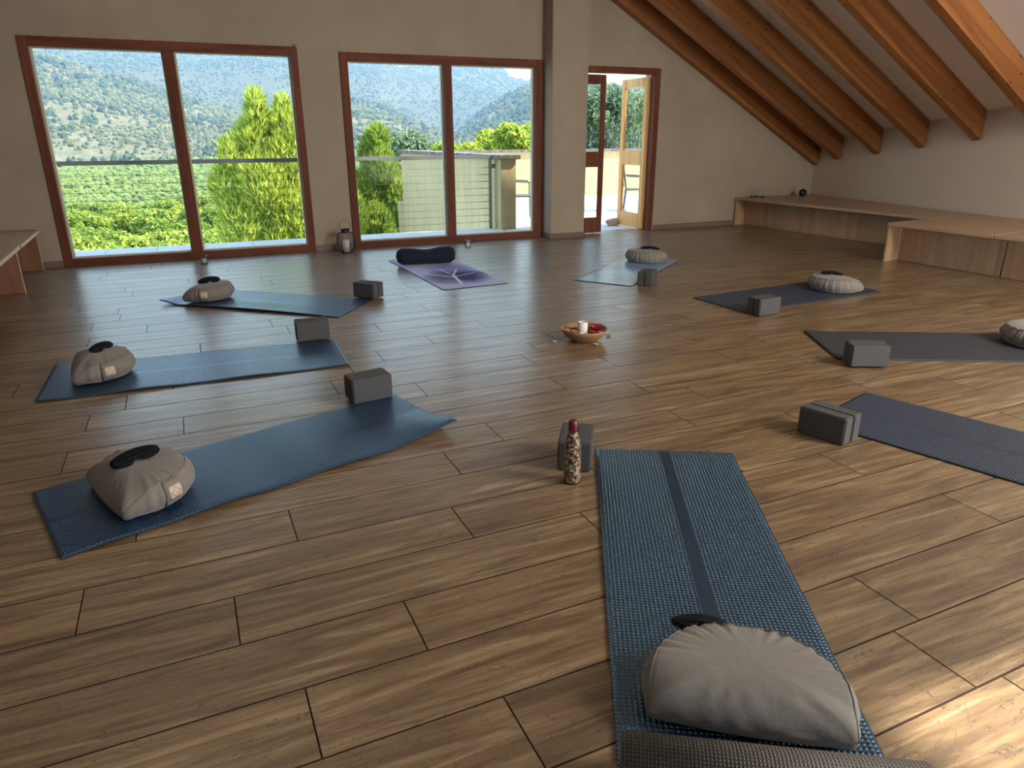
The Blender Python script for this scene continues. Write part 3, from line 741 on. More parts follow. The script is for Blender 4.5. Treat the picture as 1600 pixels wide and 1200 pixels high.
block_pair((1.195, 6.485), -50, ('grey foam block on the left far blue mat, front one of its pair', 'grey foam block behind the left far blue mat, nearer the bolster'), .008)
block_pair((3.995, 5.760), 42, ('right hand foam block of the pair by the pale blue mat', 'left hand foam block of the pair by the pale blue mat'), .0)
block_pair((4.085, 4.340), 4, ('grey foam block on the far navy mat, front one of its pair', 'grey foam block on the far navy mat, rear one of its pair'), .007)
block_pair((3.667, 3.045), -25.8, ('grey foam block in front of the charcoal mat, front one of its pair', 'grey foam block on the charcoal mat, rear one of its pair'), .010)
block_pair((2.593, 2.406), -73.8, ('large grey foam block beside the ribbed navy mat, front one of its pair', 'grey foam block touching the ribbed navy mat, rear one of its pair'), .0)
block_pair((1.423, 2.428), 57, ('dark foam block right behind the patterned bottle, the one touching the teal mat corner', 'dark foam block right behind the patterned bottle, the left one of its pair'), .0)

# ------------------------------------------------------------------ cushions
def cushion(loc, rz, label, seed=0, Lc=.46, Dc=.315, T=.078, straps=(.55,), labelled=True, hs=1.0):
    g_ = random.Random(seed)
    root = empty('meditation_cushion', loc, R(rz), label, 'cushion', 'grey half moon cushions on the mats')
    NB, NS_ = 84, 34
    bd = []
    for i in range(NB):                         # curved side, from +x corner round to -x corner
        a = math.pi * i / NB; ca, sa = math.cos(a), math.sin(a)
        x = Lc / 2 * math.copysign(abs(ca) ** .86, ca); y = Dc * abs(sa) ** .80
        bd.append((x, y, a, min(1.0, (abs(sa) * 3.2)) ** .7))
    for i in range(NS_):                        # straight side back
        t = i / NS_; x = -Lc / 2 + Lc * t; bd.append((x, -.012 * math.sin(math.pi * t), None, 0.0))
    n = len(bd); cen = (0, Dc * .44)
    ph = [g_.uniform(0, 6.28) for _ in range(8)]
    def pleat(a): return .5 * math.sin(30 * a + ph[0] + 1.2 * math.sin(5 * a + ph[1])) + .5 * math.sin(47 * a + ph[2] + 1.5 * math.sin(3 * a))
    V = []; F = []; rows = []
    NSR = 16
    zc = .066
    def gh(w_): return .006 + .050 * w_
    def ztop(s, w_): 
        return gh(w_) + (T - gh(w_)) * max(0.0, 1 - s ** 2.7) ** (.62 if w_ > .3 else .55)
    def put(x, y, z): V.append((x, y, max(z, .0) * hs)); return len(V) - 1
    def zdrop(s, w_): return -.028 * (1 - w_) * s ** 3
    ctop = put(cen[0], cen[1], zc + T)
    for k in range(1, NSR + 1):
        s = 1 - (1 - k / NSR) ** 1.35; row = []
        for j, (x, y, a, w_) in enumerate(bd):
            px = cen[0] + (x - cen[0]) * s; py = cen[1] + (y - cen[1]) * s
            z = zc + ztop(s, w_) + zdrop(s, w_)
            if a is not None: z += .0060 * pleat(a) * max(0, (s - .55) / .45) ** 1.5 * w_
            else:
                t = (j - NB) / NS_; wr = math.sin(t * 34 + ph[3] + 2 * math.sin(t * 9 + ph[4])); z += .0028 * wr * math.sin(math.pi * min(1, max(0, (s - .6) / .4))) ; py += .002 * wr * s ** 4
            z += .004 * math.sin(px * 17 + ph[5]) * math.sin(py * 15 + ph[6]) * (1 - s)
            row.append(put(px, py, z))
        rows.append(row)
    NG = 6
    for k in range(1, NG + 1):
        f = k / NG; row = []
        for (x, y, a, w_) in bd:
            h = gh(w_) * (1 - 2 * f); bul = .028 * w_ * math.sin(math.pi * f) + .0075 * w_ * (pleat(a) if a is not None else 0) * math.sin(math.pi * f)
            dx, dy = x - cen[0], y - cen[1]; L_ = math.hypot(dx, dy)
            row.append(put(x + dx / L_ * bul, y + dy / L_ * bul, zc + h + zdrop(1, w_)))
        rows.append(row)
    for k in range(NSR - 1, 0, -1):
        s = 1 - (1 - k / NSR) ** 1.35; row = []
        for (x, y, a, w_) in bd:
            px = cen[0] + (x - cen[0]) * s; py = cen[1] + (y - cen[1]) * s
            row.append(put(px, py, zc - ztop(s, w_) + zdrop(s, w_)))
        rows.append(row)
    cb = put(cen[0], cen[1], 0)
    for j in range(n): F.append((ctop, rows[0][j], rows[0][(j + 1) % n])); F.append((cb, rows[-1][(j + 1) % n], rows[-1][j]))
    for a_, b_ in zip(rows[:-1], rows[1:]):
        for j in range(n): F.append((a_[j], b_[j], b_[(j + 1) % n], a_[(j + 1) % n]))
    me = me_from(V, F, 'cover'); bm = bmesh.new(); bm.from_mesh(me); bmesh.ops.recalc_face_normals(bm, faces=bm.faces); bm.to_mesh(me); bm.free()
    link('cover', me, M['linen'], root, smooth=True)
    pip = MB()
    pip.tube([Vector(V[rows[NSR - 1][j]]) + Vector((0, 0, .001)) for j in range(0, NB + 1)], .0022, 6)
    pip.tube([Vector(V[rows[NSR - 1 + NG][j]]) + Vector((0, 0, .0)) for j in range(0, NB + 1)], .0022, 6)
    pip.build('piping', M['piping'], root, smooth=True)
    def gus(a, f, off):
        ca, sa = math.cos(a), math.sin(a); x = Lc / 2 * math.copysign(abs(ca) ** .86, ca); y = Dc * abs(sa) ** .80
        w_ = min(1.0, abs(sa) * 3.2) ** .7; h = gh(w_) * (1 - 2 * f); bul = .028 * w_ * math.sin(math.pi * min(1, max(0, f))) + off
        dx, dy = x - cen[0], y - cen[1]; L_ = math.hypot(dx, dy)
        return (x + dx / L_ * bul, y + dy / L_ * bul, max(.0, zc + h + zdrop(1, w_)) * hs)
    for a0 in straps:
        def patch(a_lo, a_hi, f_lo, f_hi, off, name, mat, parent, na=6, nf=6):
            v = []; f_ = []
            for i in range(na + 1):
                for j in range(nf + 1): v.append(gus(a_lo + (a_hi - a_lo) * i / na, f_lo + (f_hi - f_lo) * j / nf, off))
            for i in range(na):
                for j in range(nf): k = i * (nf + 1) + j; f_.append((k, k + 1, k + nf + 2, k + nf + 1))
            me2 = me_from(v, f_, name); o2 = link(name, me2, mat, parent, smooth=True)
            so_ = o2.modifiers.new('thick', 'SOLIDIFY'); so_.thickness = .002; so_.offset = 0; return o2
        st = patch(a0 - .12, a0 + .16, .02, .98, .007, 'handle', M['linen'], root)
        if labelled:
            patch(a0 - .075, a0 + .115, .22, .72, .0098, 'label_tag', M['tag'], st, 4, 4)
            ac, fc = a0 + .02, .47; em = []
            for k in range(40):
                t = 2 * math.pi * k / 40; rr = 1 + .22 * math.cos(4 * t)
                em.append(gus(ac + .055 * rr * math.cos(t), fc + .16 * rr * math.sin(t), .0112))
            e_ = MB().tube(em, .0009, 5, closed=True); e_.tube([gus(ac - .02, fc + .03, .0112), gus(ac + .02, fc - .03, .0112)], .0009, 5)
            e_.build('emblem', M['emblem'], st)
    return root
ZM = .0075
cushion((1.050, .990, ZM), -35.6, 'big grey linen cushion nearest the camera, on the teal mat', 1, straps=(), Lc=.49, Dc=.275, T=.066)
cushion((-.515, 2.960, ZM + .002), -68.6, 'grey linen cushion with square tag on the lifting blue mat, draped with an eye mask', 2)
cushion((-.860, 4.860, ZM + .004), -84, 'grey linen cushion with square tag on the second row blue mat', 3)
cushion((-.150, 7.030, ZM + .012), -118, 'grey linen cushion on the left far blue mat with a curled tip', 4)
cushion((4.870, 7.120, ZM), 130, 'pale grey gathered cushion on the pale blue mat', 5, straps=())
cushion((5.600, 4.900, ZM), 98, 'pale grey gathered cushion on the far navy mat, black mask on top', 6, straps=(.75,), labelled=False)
cushion((5.390, 2.840, ZM), 63, 'grey cushion on the charcoal mat, cut by the right edge', 7, straps=())

# eye masks
def eye_mask(loc, rot, label, s=1.0):
    root = empty('eye_mask', loc, 0, label, 'eye mask', 'black eye masks left with the cushions'); root.rotation_euler = rot
    n = 48; ring = []
    for k in range(n):
        t = 2 * math.pi * k / n; x = .102 * math.cos(t); y = .045 * math.sin(t)
        if math.sin(t) < 0: y += .030 * math.exp(-(x / .022) ** 2)
        y += .010 * abs(math.cos(t)) ** 3 * (1 if math.sin(t) > 0 else -.2)
        ring.append((x * s, y * s))
    V = []; F = []; R_ = 5
    bend = lambda x: -.9 * x * x
    for lay, sg in ((0, 1), (1, -1)):
        for r_ in range(R_ + 1):
            f = r_ / R_
            for (x, y) in ring: V.append((x * f, y * f + .004 * (1 - f), bend(x * f) + .007 + sg * .0065 * (1 - f ** 3) ** .5))
    I = lambda l, r_, k: l * (R_ + 1) * n + r_ * n + k % n
    for l in (0, 1):
        for r_ in range(R_):
            for k in range(n):
                q = (I(l, r_, k), I(l, r_ + 1, k), I(l, r_ + 1, k + 1), I(l, r_, k + 1)); F.append(q if l == 0 else q[::-1])
    me = me_from(V, F, 'mask_body'); bm = bmesh.new(); bm.from_mesh(me); bmesh.ops.remove_doubles(bm, verts=bm.verts, dist=1e-5); bmesh.ops.recalc_face_normals(bm, faces=bm.faces); bm.to_mesh(me); bm.free()
    link('mask_body', me, M['black_satin'], root, smooth=True)
    st = []
    for k in range(21):
        t = k / 20; x = (.098 - .196 * t); st.append((x * s, (.004 - .012 * math.sin(math.pi * t)) * s, bend(x) + .011 + .006 * math.sin(math.pi * t)))
    mb_ = MB(); V2 = []; F2 = []
    for i, p in enumerate(st): V2 += [(p[0], p[1] - .007, p[2]), (p[0], p[1] + .007, p[2] + .002)]
    for i in range(20): F2.append((2 * i, 2 * i + 1, 2 * i + 3, 2 * i + 2))
    o2 = link('strap', me_from(V2, F2, 'strap'), M['black_satin'], root, smooth=True); so_ = o2.modifiers.new('thick', 'SOLIDIFY'); so_.thickness = .002
    return root
eye_mask((1.215, 1.395, .0095), (0, 0, R(-28)), 'black eye mask lying on the teal mat behind the near cushion', .8)
eye_mask((-.385, 3.02, .170), (R(26), R(-6), R(24)), 'black eye mask folded on the cushion of the lifting blue mat', .95)
eye_mask((-.690, 4.905, .172), (R(30), R(-4), R(52)), 'black eye mask lying on the second row left cushion', .85)
eye_mask((-.02, 6.96, .178), (R(38), R(-4), R(12)), 'black eye mask seen edge on, on the left far cushion', .95)
eye_mask((4.80, 6.99, .164), (R(14), R(3), R(-26)), 'dark eye mask with ringed ends on the pale blue mat cushion', 1.1)
eye_mask((5.45, 4.90, .162), (R(14), R(4), R(-34)), 'black eye mask on the cushion of the far navy mat', 1.0)

# bolster
r = empty('bolster', (2.345, 7.965, .0085), R(-10), 'dark navy bolster sagging in the middle, across the printed mat', 'bolster')
V = []; F = []; nx, na = 40, 28; Lb, rb = .70, .098
for i in range(nx + 1):
    t = -1 + 2 * i / nx; e_ = max(0.0, 1 - abs(t) ** 9) ** .45; sag = .028 * math.exp(-(t / .42) ** 2) - .006 * t
    for k in range(na):
        a = 2 * math.pi * k / na; y = rb * e_ * math.cos(a) * 1.03; z = rb * e_ * math.sin(a)
        z = (z - sag * (.5 + .5 * math.sin(a)) * e_) + rb
        z = max(z, .002 + (rb - rb * e_) * .0) 
        V.append((t * Lb / 2, y, z))
for i in range(nx):
    for k in range(na): F.append((i * na + k, (i + 1) * na + k, (i + 1) * na + (k + 1) % na, i * na + (k + 1) % na))
me = me_from(V, F, 'bolster_cover'); bm = bmesh.new(); bm.from_mesh(me); bmesh.ops.remove_doubles(bm, verts=bm.verts, dist=1e-4); bmesh.ops.recalc_face_normals(bm, faces=bm.faces); bm.to_mesh(me); bm.free()
link('bolster_cover', me, M['dark_fabric'], r, smooth=True)
for s_ in (-1, 1):
    MB().tube([(s_ * Lb / 2 * .80, rb * .955 * math.cos(2 * math.pi * k / 28), rb - .002 + rb * .945 * math.sin(2 * math.pi * k / 28)) for k in range(28)], .003, 6, closed=True).build('end_seam', M['black_satin'], r, smooth=True)

# ------------------------------------------------------------------ bottle, bowl, lantern, candles
r = empty('water_bottle', (1.308, 2.388, .0005), 0, 'slim patterned metal bottle with maroon cap standing before the foam blocks', 'bottle')
MB().lathe([(.030, 0), (.034, .004), (.0362, .02), (.0365, .14), (.034, .168), (.027, .195), (.0205, .213), (.0185, .222), (.0185, .228)], 40).build('bottle_body', M['bottle'], r, smooth=True)
MB().lathe([(.0188, .222), (.0205, .224), (.0208, .256), (.0185, .266), (.011, .272), (.0001, .274)], 32).build('cap', M['cap'], r, smooth=True)
MB().lathe([(.0300, 0), (.0335, .0), (.0348, .004), (.0352, .008), (.0345, .009)], 36).build('base_ring', M['black_metal'], r, smooth=True)
r.scale = (1, 1, 1.06)

BX, BY = 2.445, 4.335
r = empty('wooden_bowl', (BX, BY, .0008), 0, 'shallow turned wooden bowl of petals in the centre of the room', 'bowl')
MB().lathe([(.0001, .0), (.085, .0), (.092, .004), (.135, .034), (.163, .066), (.173, .088), (.170, .092), (.163, .088), (.152, .066), (.130, .048), (.090, .039), (.0001, .037)], 56).build('bowl_body', M['bowl'], r, smooth=True)
r = empty('pillar_candle', (BX - .012, BY + .005, .0385), 0, 'white pillar candle standing in the petal bowl', 'candle')
MB().lathe([(.0001, 0), (.036, 0), (.0365, .004), (.0365, .096), (.034, .100), (.030, .090), (.0001, .084)], 32).build('wax', M['wax'], r, smooth=True)
MB().tube([(0, 0, .082), (.001, 0, .098)], .0013, 6).build('wick', M['black_metal'], r)
def flower(x, y, z, s, mat, label, name='rose', cat='flower', group='flower heads in the wooden bowl', layers=3):
    root = empty(name, (x, y, z), random.random() * 6, label, cat, group)
    for ly in range(layers):
        m_ = MB(); n = 6 - ly
        for k in range(n):
            a = 2 * math.pi * (k + .5 * ly) / n; tl = R(28 + 24 * ly); rr = s * (1 - .22 * ly)
            v = []; f_ = []
            for i in range(5):
                for j in range(5):
                    t = i / 4; q = (j / 4 - .5) * 2
                    w_ = .55 * math.sin(math.pi * min(1, .12 + t * .80)) * rr; x_ = rr * t * math.cos(tl) ; z_ = rr * t * math.sin(tl) + .25 * rr * q * q * .6
                    v.append(Matrix.Rotation(a, 3, 'Z') @ Vector((x_ + .1 * rr, q * w_, z_ + .15 * s)))
            for i in range(4):
                for j in range(4): b_ = i * 5 + j; f_.append((b_, b_ + 1, b_ + 6, b_ + 5))
            m_.add(v, f_)
        m_.build('petals', mat, root, smooth=True)
    return root
F_ = [(.088, -.012, .030, .046, 'red', 'large crimson flower head on the right inside the bowl'), (.120, .030, .062, .028, 'pinkp', 'dusty pink flower by the right rim of the bowl'),
      (.035, -.095, .026, .034, 'red', 'crimson flower head in front of the candle in the bowl'), (-.062, .030, .020, .040, 'pinkp', 'dusty rose flower head left of the candle in the bowl'),
      (-.090, -.020, .026, .036, 'peach', 'peach coloured flower head on the left side of the bowl'), (-.122, .018, .050, .024, 'peach', 'small peach flower by the left rim of the bowl'),
      (-.048, -.075, .022, .028, 'whitep', 'white flower in front left of the candle in the bowl'), (.080, -.085, .036, .024, 'whitep', 'white flower by the front right rim of the bowl'),
      (.060, .050, .026, .028, 'whitep', 'white flower just right behind the candle in the bowl')]
for (dx, dy, z, s, mt, lb) in F_: flower(BX + dx, BY + dy, max(z, .036) + .014, s * 1.18, M[mt], lb)
for (x, y, lb) in ((2.212, 4.345, 'cream flower bud on the floor left of the bowl'), (2.452, 4.160, 'cream flower bud on the floor in front of the bowl'), (2.668, 4.360, 'cream flower bud on the floor right of the bowl')):
    flower(x, y, -.003, .024, M['creamp'], lb, 'rosebud', 'flower', 'loose buds on the floor around the bowl', 2)

LX, LY = 1.668, 9.27
r = empty('lantern', (LX, LY, .0008), 0, 'dark wire lantern with a white candle standing between the two windows', 'lantern')
MB().lathe([(.0001, 0), (.070, 0), (.072, .006), (.072, .012), (.0001, .012)], 32).build('base', M['black_metal'], r)
m_ = MB()
for k in range(26):
    a = 2 * math.pi * k / 26; pr = [(.070, .008), (.100, .040), (.116, .095), (.118, .150), (.108, .215), (.098, .250), (.060, .262)]
    m_.tube([(q * math.cos(a), q * math.sin(a), z) for q, z in pr], .0024, 5)
m_.build('cage', M['black_metal'], r)
MB().lathe([(.060, .256), (.062, .262), (.055, .266), (.055, .300), (.060, .304), (.050, .304), (.050, .262)], 32).build('collar', M['black_metal'], r)
MB().tube([(.062 * math.cos(t) * 1.15, 0, .300 + .125 * math.sin(t)) for t in [math.pi * k / 20 for k in range(21)]], .0025, 6).build('handle', M['wire'], r)
r2 = empty('pillar_candle', (LX, LY, .0135), 0, 'white pillar candle inside the wire lantern', 'candle')
MB().lathe([(.0001, 0), (.042, 0), (.042, .150), (.038, .153), (.0001, .146)], 28).build('wax', M['wax'], r2, smooth=True)

def votive(x, y, label, lab2, h):
    r = empty('votive_glass', (x, y, .0008), 0, label, 'candle glass', 'small square votive glasses on the floor')
    m_ = MB(); a, b = .036, .0325
    m_.box(-a, a, -a, a, 0, .008)
    for (x0, x1, y0, y1) in ((-a, a, -a, -b), (-a, a, b, a), (-a, -b, -b, b), (b, a, -b, b)): m_.box(x0, x1, y0, y1, .008, .092)
    m_.build('glass', M['jar_glass'], r)
    r = empty('votive_candle', (x, y, .0095), 0, lab2, 'candle', 'candles in the votive glasses')
    MB().lathe([(.0001, 0), (.029, 0), (.029, h), (.026, h + .002), (.0001, h - .003)], 24).build('wax', M['wax'], r, smooth=True)
votive(-.046, 9.14, 'small square votive glass in front of the left window', 'candle inside the votive glass before the left window', .045)
votive(3.262, 9.06, 'small square votive glass in front of the middle window', 'candle inside the votive glass before the middle window', .05)

# ------------------------------------------------------------------ balcony and terrace
tag(MB().box(-4.0, 4.44, W + .3, 11.06, -.25, -.012).build('balcony_floor', M['terrace']), 'pale tiled balcony outside the windows', None, None, 'structure')
tag(MB().box(4.50, 14.5, W + .3, 16.75, -.25, -.010).build('terrace_floor', M['terrace']), 'pale tiled terrace outside the door', None, None, 'structure')
tag(MB().box(4.36, 14.5, 16.76, 17.0, -9.0, -.02).box(4.45, 14.5, 16.50, 16.75, -9, -.26).build('wall_terrace_base', M['render']), 'masonry under the terrace edge', None, None, 'structure')
r = empty('wall_terrace', (4.57, 13.7, 0)); tag(r, 'yellow rendered parapet running away beside the railing', None, None, 'structure')
MB().box(-.13, .13, -3.0, 3.06, -9, 1.08).build('parapet_body', M['render'], r)
MB().box(-.19, .20, -3.05, 3.10, 1.08, 1.145).build('coping', M['coping'], r, bevel=.01)
r = empty('wall_parapet', (9.6, 16.62, 0)); tag(r, 'yellow rendered parapet at the far side of the terrace', None, None, 'structure')
MB().box(-4.86, 4.9, -.11, .13, -.008, 1.07).build('parapet_body', M['render'], r)
MB().box(-4.82, 4.95, -.17, .18, 1.07, 1.12).build('coping', M['coping'], r, bevel=.01)

r = empty('balcony_railing', (0, 10.95, -.012), 0, 'steel balcony railing with thin horizontal cables outside the windows', 'railing')
MB().box(-4.0, 4.40, -.025, .025, 1.100, 1.155).build('handrail', M['steel'], r, bevel=.004)
for px in (4.355, -3.9, -1.78):
    MB().box(px - .022, px + .022, -.022, .022, 0, 1.105).build('post', M['steel'], r, bevel=.003)
MB().box(4.39, 4.43, -.012, .012, .95, 1.02).build('wall_bracket', M['steel'], r)
for k in range(9):
    z = .115 + k * .106
    c_ = MB().tube([(-3.88, 0, z), (4.335, 0, z)], .0028, 5).build('cable', M['wire'], r)
    MB().tube([(4.20, 0, z), (4.333, 0, z)], .006, 6).build('tensioner', M['steel'], c_)

def terrace_chair(x, y, rz, label):
    r = empty('terrace_chair', (x, y, -.009), R(rz), label, 'chair', 'metal chairs on the terrace')
    for sx in (-1, 1):
        MB().tube([(sx * .25, -.22, 0), (sx * .25, -.20, .63), (sx * .25, -.17, .66), (sx * .25, .22, .68)], .012, 8).build('front_leg_and_armrest', M['wire'], r)
        MB().tube([(sx * .24, .24, 0), (sx * .24, .20, .42), (sx * .24, .27, .86)], .012, 8).build('rear_leg', M['wire'], r)
    MB().box(-.235, .235, -.22, .21, .405, .425).build('seat', M['wire'], r, bevel=.006)
    MB().box(-.23, .23, .20, .212, .5, .86, Matrix.Translation((0, .0, 0)) @ Matrix.Rotation(R(-6), 4, 'X')).build('backrest', M['wire'], r, bevel=.004)
terrace_chair(5.36, 12.05, 70, 'metal chair on the terrace seen past the end of the railing')
terrace_chair(8.15, 12.5, 60, 'metal chair on the terrace seen through the open door leaf')
m_ = MB(); bm = bmesh.new(); bmesh.ops.create_icosphere(bm, subdivisions=3, radius=.12)
for v in bm.verts: v.co = Vector((v.co.x * 1.1, v.co.y * .8, v.co.z * .62)) * (1 + .16 * math.sin(v.co.x * 31) * math.sin(v.co.y * 27 + 1) + .1 * math.sin(v.co.z * 40))
mn = min(v.co.z for v in bm.verts)
for v in bm.verts: v.co.z = max(v.co.z, mn * .75)
me = bpy.data.meshes.new('doorstop_stone'); bm.to_mesh(me); bm.free()
o = link('doorstop_stone', me, M['stone'], None, (6.37, 10.42, .045), smooth=False); tag(o, 'rough brown stone holding the door leaf open on the terrace', 'stone')

# ------------------------------------------------------------------ the valley
def interp(x, pts): return np.interp(x, [p[0] for p in pts], [p[1] for p in pts])
E1 = [(-60, 5), (-12, 6), (-8.6, 5.4), (-6.3, 4.8), (-3.3, 4.0), (-.7, 3.0), (2, 2.3), (5, 1.7), (8, 2.3), (11, 2.8), (13.8, 2.1), (15.6, .95), (18, .0), (18.8, -.4), (20, .4), (21.5, 1.6), (24.4, 3.4), (27, 4.0), (32, 3.4), (60, 2)]
E2 = [(-60, 7), (-12, 9), (-4, 7.8), (0, 7.4), (5, 7.8), (10, 8.0), (18, 7.0), (21, 6.2), (22.3, 5.6), (23.2, 4.55), (24.6, 4.3), (26, 4.6), (30, 3.4), (60, 2.5)]
def fbm(x, y, o=5, s=1.0, seed=0):
    r_ = np.random.default_rng(seed); z = np.zeros_like(x); amp = 1.0
    for k in range(o):
        for q in range(3):
            th = r_.uniform(0, np.pi * 2); ph = r_.uniform(0, 6.28); fr = s * 2.0 ** k * r_.uniform(.8, 1.25)
            z += amp * np.sin((x * np.cos(th) + y * np.sin(th)) * fr + ph + 1.3 * np.sin((x * np.sin(th) - y * np.cos(th)) * fr * .7 + ph)) / 3
        amp *= .55
    return z
def terrain_z(x, y):
    az = np.degrees(np.arctan2(x, y)); r_ = np.hypot(x, y)
    e1 = interp(az, E1); e2 = interp(az, E2)
    tn = lambda d: np.tan(np.radians(d))
    R_ = np.array([10, 16, 40, 110, 240, 340, 470, 620, 820, 1050, 1500, 2050, 2900])
    base = [np.full_like(x, v_) for v_ in (-7, -8, -11, -13, -11.5)]
    s1 = np.clip((e1 + 1) / 5, 0, 1)
    Z = base + [1.4 + 340 * tn(-1.6 + 0 * e1), 1.4 + 470 * tn(-.9 + (e1 + .9) * .28), 1.4 + 620 * tn(-.9 + (e1 + .9) * .62), 1.4 + 820 * tn(e1), 1.4 + 1050 * tn(np.minimum(e1, e2) * .8 - .8), 1.4 + 1500 * tn(e2 * .62), 1.4 + 2050 * tn(e2), 1.4 + 2900 * tn(e2 * .5)]
    Z = np.stack(Z, 0); idx = np.clip(np.searchsorted(R_, r_) - 1, 0, len(R_) - 2)
    ar = np.arange(len(x)); t = np.clip((r_ - R_[idx]) / (R_[idx + 1] - R_[idx]), 0, 1)
    t = t * t * (3 - 2 * t) * .5 + t * .5
    z = Z[idx, ar] * (1 - t) + Z[idx + 1, ar] * t
    rough = np.clip((r_ - 200) / 900, 0, 1)
    z = z + fbm(x, y, 6, .012, 5) * 7.5 * rough + fbm(x, y, 4, .0045, 9) * 13 * rough ** 1.5
    return z
naz, nr = 330, 210
AZ = np.linspace(-42, 56, naz); RR = np.exp(np.linspace(np.log(17.2), np.log(2850), nr))
a_, r__ = np.meshgrid(np.radians(AZ), RR); X = (r__ * np.sin(a_)).ravel(); Y = (r__ * np.cos(a_)).ravel()
Z = terrain_z(X, Y)
V = np.stack([X, Y, Z], 1)
F = [(j * naz + i, j * naz + i + 1, (j + 1) * naz + i + 1, (j + 1) * naz + i) for j in range(nr - 1) for i in range(naz - 1)]
m = Mat('mediterranean_hillside', (.3, .28, .17), .95, .1); v = m.geo()
big = m.noise(v, .012, 5, .65); mid = m.noise(v, .11, 4, .7, .5); fine = m.noise(v, .55, 3, .7)
ground = m.ramp(mid, [(.30, (.11, .12, .07)), (.46, (.21, .195, .13)), (.60, (.32, .28, .20)), (.75, (.45, .39, .29))])
gr = m.ramp(fine, [(.35, (.06, .085, .04)), (.6, (.17, .18, .09))])
c = m.mix(m.math('MULTIPLY', m.math('ADD', big, .15), .8), ground, gr)
# the cultivated valley floor is bright green
sp = m.t.nodes.new('ShaderNodeSeparateXYZ'); m.l(v, sp.inputs[0])
dst = m.math('SQRT', m.math('ADD', m.math('POWER', sp.outputs[0], 2.0), m.math('POWER', sp.outputs[1], 2.0)))
fld = m.math('LESS_THAN', m.math('ADD', dst, m.math('MULTIPLY', big, 120.0)), 370.0)
row = m.math('ADD', m.math('MULTIPLY', m.math('SINE', m.math('MULTIPLY', m.math('ADD', sp.outputs[0], m.math('MULTIPLY', sp.outputs[1], .35)), 1.6)), .25), m.math('MULTIPLY', fine, .9))
crop = m.ramp(row, [(.2, (.08, .13, .03)), (.5, (.17, .25, .05)), (.8, (.27, .32, .10))])
c = m.mix(fld, c, crop); m.color(c)
# rock outcrops
rk = m.math('GREATER_THAN', m.noise(v, .03, 6, .75), .60); c = m.mix(m.math('MULTIPLY', rk, .35), c, (.32, .29, .25)); far = m.math('MULTIPLY', m.math('GREATER_THAN', dst, 950.0), .75); c = m.mix(far, c, (.07, .085, .05)); m.color(c)
m.bump(m.math('ADD', mid, fine), .6, 2.5)
o = link('hillside', me_from(V, F, 'hillside'), m.m, smooth=True); tag(o, 'terraced valley and scrub covered mountains', None, None, 'structure')

# scrub on the slopes
ico = bmesh.new(); bmesh.ops.create_icosphere(ico, subdivisions=1, radius=1.0)
iv = np.array([v.co[:] for v in ico.verts]); itri = np.array([[v.index for v in f.verts] for f in ico.faces]); ico.free()
def scatter(name, n, r0, r1, s0, s1, mat, label, seed, dens=None, azr=(-14, 36), tall=1.0):
    g = np.random.default_rng(seed); az = np.radians(g.uniform(*azr, n)); rr = np.sqrt(g.uniform(r0 ** 2, r1 ** 2, n))
    x = rr * np.sin(az); y = rr * np.cos(az)
    keep = fbm(x, y, 4, .03, seed) + g.normal(0, .35, n) > (dens if dens is not None else -.1)
    x, y, rr = x[keep], y[keep], rr[keep]; z = terrain_z(x, y); k = len(x)
    s = g.uniform(s0, s1, k) * rr / (.6 * (r0 + r1))
    P = iv[itri]                                   # 80 x 3 x 3
    jit = 1 + g.uniform(-.28, .28, (k, len(iv)))
    vv = iv[None] * jit[:, :, None] * s[:, None, None] * np.array([1, 1, tall]) + np.stack([x, y, z + s * .45 * tall], 1)[:, None, :]
    tri = vv[:, itri].reshape(-1, 3)
    me = tri_mesh(tri, 3, name); o = link(name, me, mat)
    return tag(o, label, 'shrubs', None, 'stuff')
def shrub_mat(name, a, b, c_):
    m = Mat(name, b, .95, .1); v = m.geo(); m.color(m.ramp(m.noise(v, .22, 4, .7), [(.3, a), (.5, b), (.7, c_)])); return m.m
M['scrub'] = shrub_mat('olive_scrub', (.065, .085, .04), (.13, .15, .07), (.23, .24, .125))
M['dark_pines'] = shrub_mat('dark_pine_stands', (.045, .065, .04), (.075, .105, .055), (.12, .155, .075))
M['orchard'] = shrub_mat('orchard_rows', (.09, .14, .035), (.16, .22, .05), (.24, .29, .09))
scatter('hillside_shrubs', 30000, 290, 900, .9, 2.4, M['scrub'], 'scattered shrubs and small trees on the sunlit slopes', 21, -.15)
scatter('pine_stands', 9000, 330, 950, 1.5, 3.4, M['dark_pines'], 'darker pine stands on the slopes', 33, .35, tall=1.4)
scatter('mountain_woods', 26000, 900, 2050, 1.6, 3.6, M['dark_pines'], 'woods on the far mountain', 44, -.45)
scatter('orchard', 9000, 110, 350, .5, 1.15, M['orchard'], 'orchards on the valley floor', 55, -.6, azr=(-14, 16))

